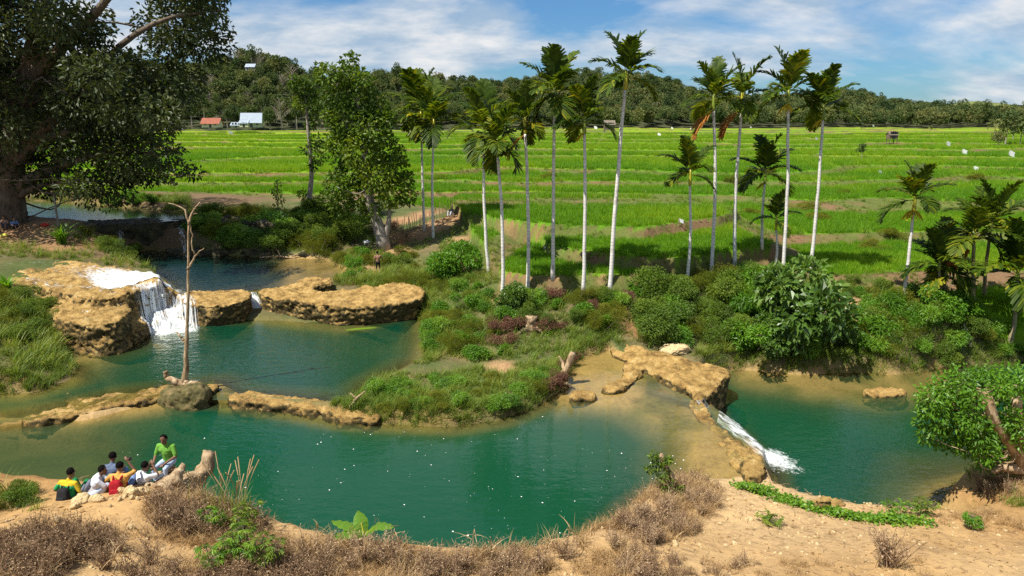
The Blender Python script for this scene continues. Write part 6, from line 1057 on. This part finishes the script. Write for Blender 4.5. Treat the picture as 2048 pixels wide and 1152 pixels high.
def house(name, px, py, wpx, wall, roof, label, cat, hw=2.6, dp=.8, rise=.38, stilts=False, rz=0., Y=None):
    g = G(px, py) if Y is None else (GH(px, py) if Y < 0 else WY(px, py, Y))
    if Y is None and g[1] > 330: g = WY(px, py, 300.)
    L = wpx * np.linalg.norm(g - (0, 0, CAM_Z)) / FPX; D = L * dp; root = ob(name, None, loc=g - (0, 0, .2), label=label, cat=cat); root.rotation_euler[2] = rz; z0 = .9 if stilts else 0
    def bx(nm, x0, x1, y0, y1, za, zb, m_, par=root):
        V = np.array([(x, y, z) for x in (x0, x1) for y in (y0, y1) for z in (za, zb)]); F = np.array([(0, 1, 3, 2), (4, 6, 7, 5), (0, 4, 5, 1), (2, 3, 7, 6), (0, 2, 6, 4), (1, 5, 7, 3)]); return ob(nm, mesh_np(nm, V, F, m_), par)
    w2, d2 = L * .44, D * .44; wl = bx('wall', -w2, w2, -d2, d2, z0, z0 + hw, wall)
    for s in (-1, 1): V = np.array([(s * w2, -d2, z0 + hw), (s * w2, d2, z0 + hw), (s * w2, 0, z0 + hw + rise * d2 * 2 * .9), (s * (w2 - .15), -d2, z0 + hw), (s * (w2 - .15), d2, z0 + hw), (s * (w2 - .15), 0, z0 + hw + rise * d2 * 1.8)]); ob('gable', mesh_np('gable', V, [np.array([(0, 1, 4, 3), (1, 2, 5, 4), (2, 0, 3, 5)]), np.array([(0, 2, 1), (3, 4, 5)])], wall), root)
    for s in (-1, 1):
        zr = z0 + hw + rise * D; V = np.array([(-L / 2, 0, zr), (L / 2, 0, zr), (L / 2, s * D * .56, z0 + hw - .12 * D), (-L / 2, s * D * .56, z0 + hw - .12 * D)]); V = np.vstack([V, V + (0, 0, .12)]); F = np.array([(0, 1, 2, 3), (4, 7, 6, 5), (0, 4, 5, 1), (1, 5, 6, 2), (2, 6, 7, 3), (3, 7, 4, 0)]); ob('roof_slope', mesh_np('roof_slope', V, F, roof), root)
    bx('door', -.45, .45, -d2 - .06, -d2 - .01, z0, z0 + 2.0, m_dark)
    for x in (-w2 * .6, w2 * .6): bx('window', x - .4, x + .4, -d2 - .06, -d2 - .01, z0 + 1.0, z0 + 1.9, m_dark)
    if stilts:
        for x in (-1, 1):
            for y in (-1, 1): bx('post', x * w2 * .9 - .08, x * w2 * .9 + .08, y * d2 * .9 - .08, y * d2 * .9 + .08, -.3, z0, M_WALLS['wood'])
house('house', 425, 254, 34, M_WALLS['cream'], m_tile, 'small house with a red roof at the forest edge', 'house', 2.0, .6)
house('house', 475, 254, 21, M_WALLS['grey'], m_tin, 'little shed with pale tin roof between the larger houses', 'house', 1.2, .7, .25)
house('house', 505, 254, 38, M_WALLS['grey'], m_tin, 'larger house with a steep blue grey tin roof', 'house', 2.6, .75, .5, rz=R(12))
house('lean_to', 490, 253, 18, M_WALLS['cream'], m_tin, 'lean-to with tin roof attached beside the larger house', 'house', 1.8, .7, .3, Y=297)
house('field_hut', 1218, 264, 22, M_WALLS['wood'], m_thatch, 'wooden field hut on stilts at the back of the rice', 'hut', 1.6, .8, .35, True, Y=205)
house('field_hut', 1783, 283, 16, M_WALLS['wood'], m_thatch, 'tiny thatched hut in the right hand rice fields', 'hut', 1.2, .8, .3, True, Y=190)
house('hill_house', 503, 142, 18, M_WALLS['cream'], m_tin, 'house with white roof peeping from the trees on the hill', 'house', 2.6, .8, .3, Y=-1)
for a, b_, w_ in [(1312,232,14),(1355,240,16)]: house('far_house', a, b_, w_, M_WALLS['cream'], m_tin, 'white house half hidden in the wood behind the palms', 'house', 2.8, .7, .3, Y=-1)
for o_ in [o for o in COL.objects if o.name.startswith('far_house')]: o_['group'] = 'far houses in the wood'
# trees standing in and beside the far fields on the right
for i, (a, b_, s, kd) in enumerate([(1985,285,.55,'palm'),(2010,290,.6,'round'),(2040,292,.6,'palm'),(2025,285,.5,'tall'),(1995,296,.35,'round'),(2060,296,.6,'round'),(1858,268,.28,'palm'),(1722,322,.25,'tall')]):
    g = G(a, b_); root = ob('field_palm' if kd == 'palm' else 'field_tree', None, loc=g, label={'palm': 'coconut palm at the edge of the right hand rice fields', 'round': 'bushy tree in the grove beside the right hand rice', 'tall': 'thin tree standing in the right hand rice fields'}[kd], cat='tree', group='trees by the right hand rice: ' + kd); root.scale = [s] * 3; root.rotation_euler[2] = i; cm, tm = FT[kd][i % 2]; ob('crown', cm, root); ob('trunk', tm, root)


# ================================================================== litter
rng = rng_(120); SMp = [stone_mesh(40 + i) for i in range(4)]; n = 5200; x = rng.uniform(-12, 14, n); y = rng.uniform(8.5, 21, n); z, wt_, *_r = height(x, y, True); k = (wt_ < -.3) & (fbm(x / 1.4, y / 1.4, 0, 2, 61) > -.15); m_ = k.sum()
scatter('pebbles', SMp, np.stack([x, y, z], -1)[k], rng.uniform(0, 6.28, m_), .012 + .05 * rng.random(m_) ** 4, rng.integers(0, 4, m_), 'small pebbles and clods strewn over the bare soil', 'pebbles', .6, 7)
mb = MB(); V, F = leaves(np.zeros((1, 3)), np.array([[1., 0, .05]]), .09, .035, rng, .2); mb.add(V, F, .5); mb2 = MB(); V, F = tube(np.array([(0, 0, .01), (.08, .02, .015), (.2, 0, .01)]), [.004, .005, .003], 4, cap=False); mb2.add(V, F, .6)
n = 6000; x = rng.uniform(-12, 14, n); y = rng.uniform(8.5, 21, n); z, wt_, *_r = height(x, y, True); k = (wt_ < -.2); m_ = k.sum()
scatter('leaf_litter', [mb.mesh('litter', LM['dry']), mb2.mesh('litter', LM['twig'])], np.stack([x, y, z + .01], -1)[k], rng.uniform(0, 6.28, m_), rng.uniform(.6, 1.6, m_), rng.integers(0, 2, m_), 'dry leaves and bits of straw littering the soil', 'leaf litter', .2, 8)
n = 420; x = rng.uniform(-16, 8, n); y = rng.uniform(16, 27, n); z = height(x, y); k = (z < -.2) & (poly_sd(x, y, MAIN) > .4) & (fbm(x / 3, y / 3, 0, 2, 62) > -.1); m_ = k.sum(); V, F = tubeT([(0, 0, 0), (0, 0, .006)], [1.0, .9], 7)
scatter('floating_flecks', [MB().add(V, F).mesh('fleck', M_WHITE)], np.stack([x, y, 0 * x + .004], -1)[k], rng.uniform(0, 6.28, m_), .006 + .022 * rng.random(m_) ** 3, 0 * rng.integers(0, 2, m_), 'white flecks of foam and petals drifting on the green pool', 'flecks', 0.0, 9)
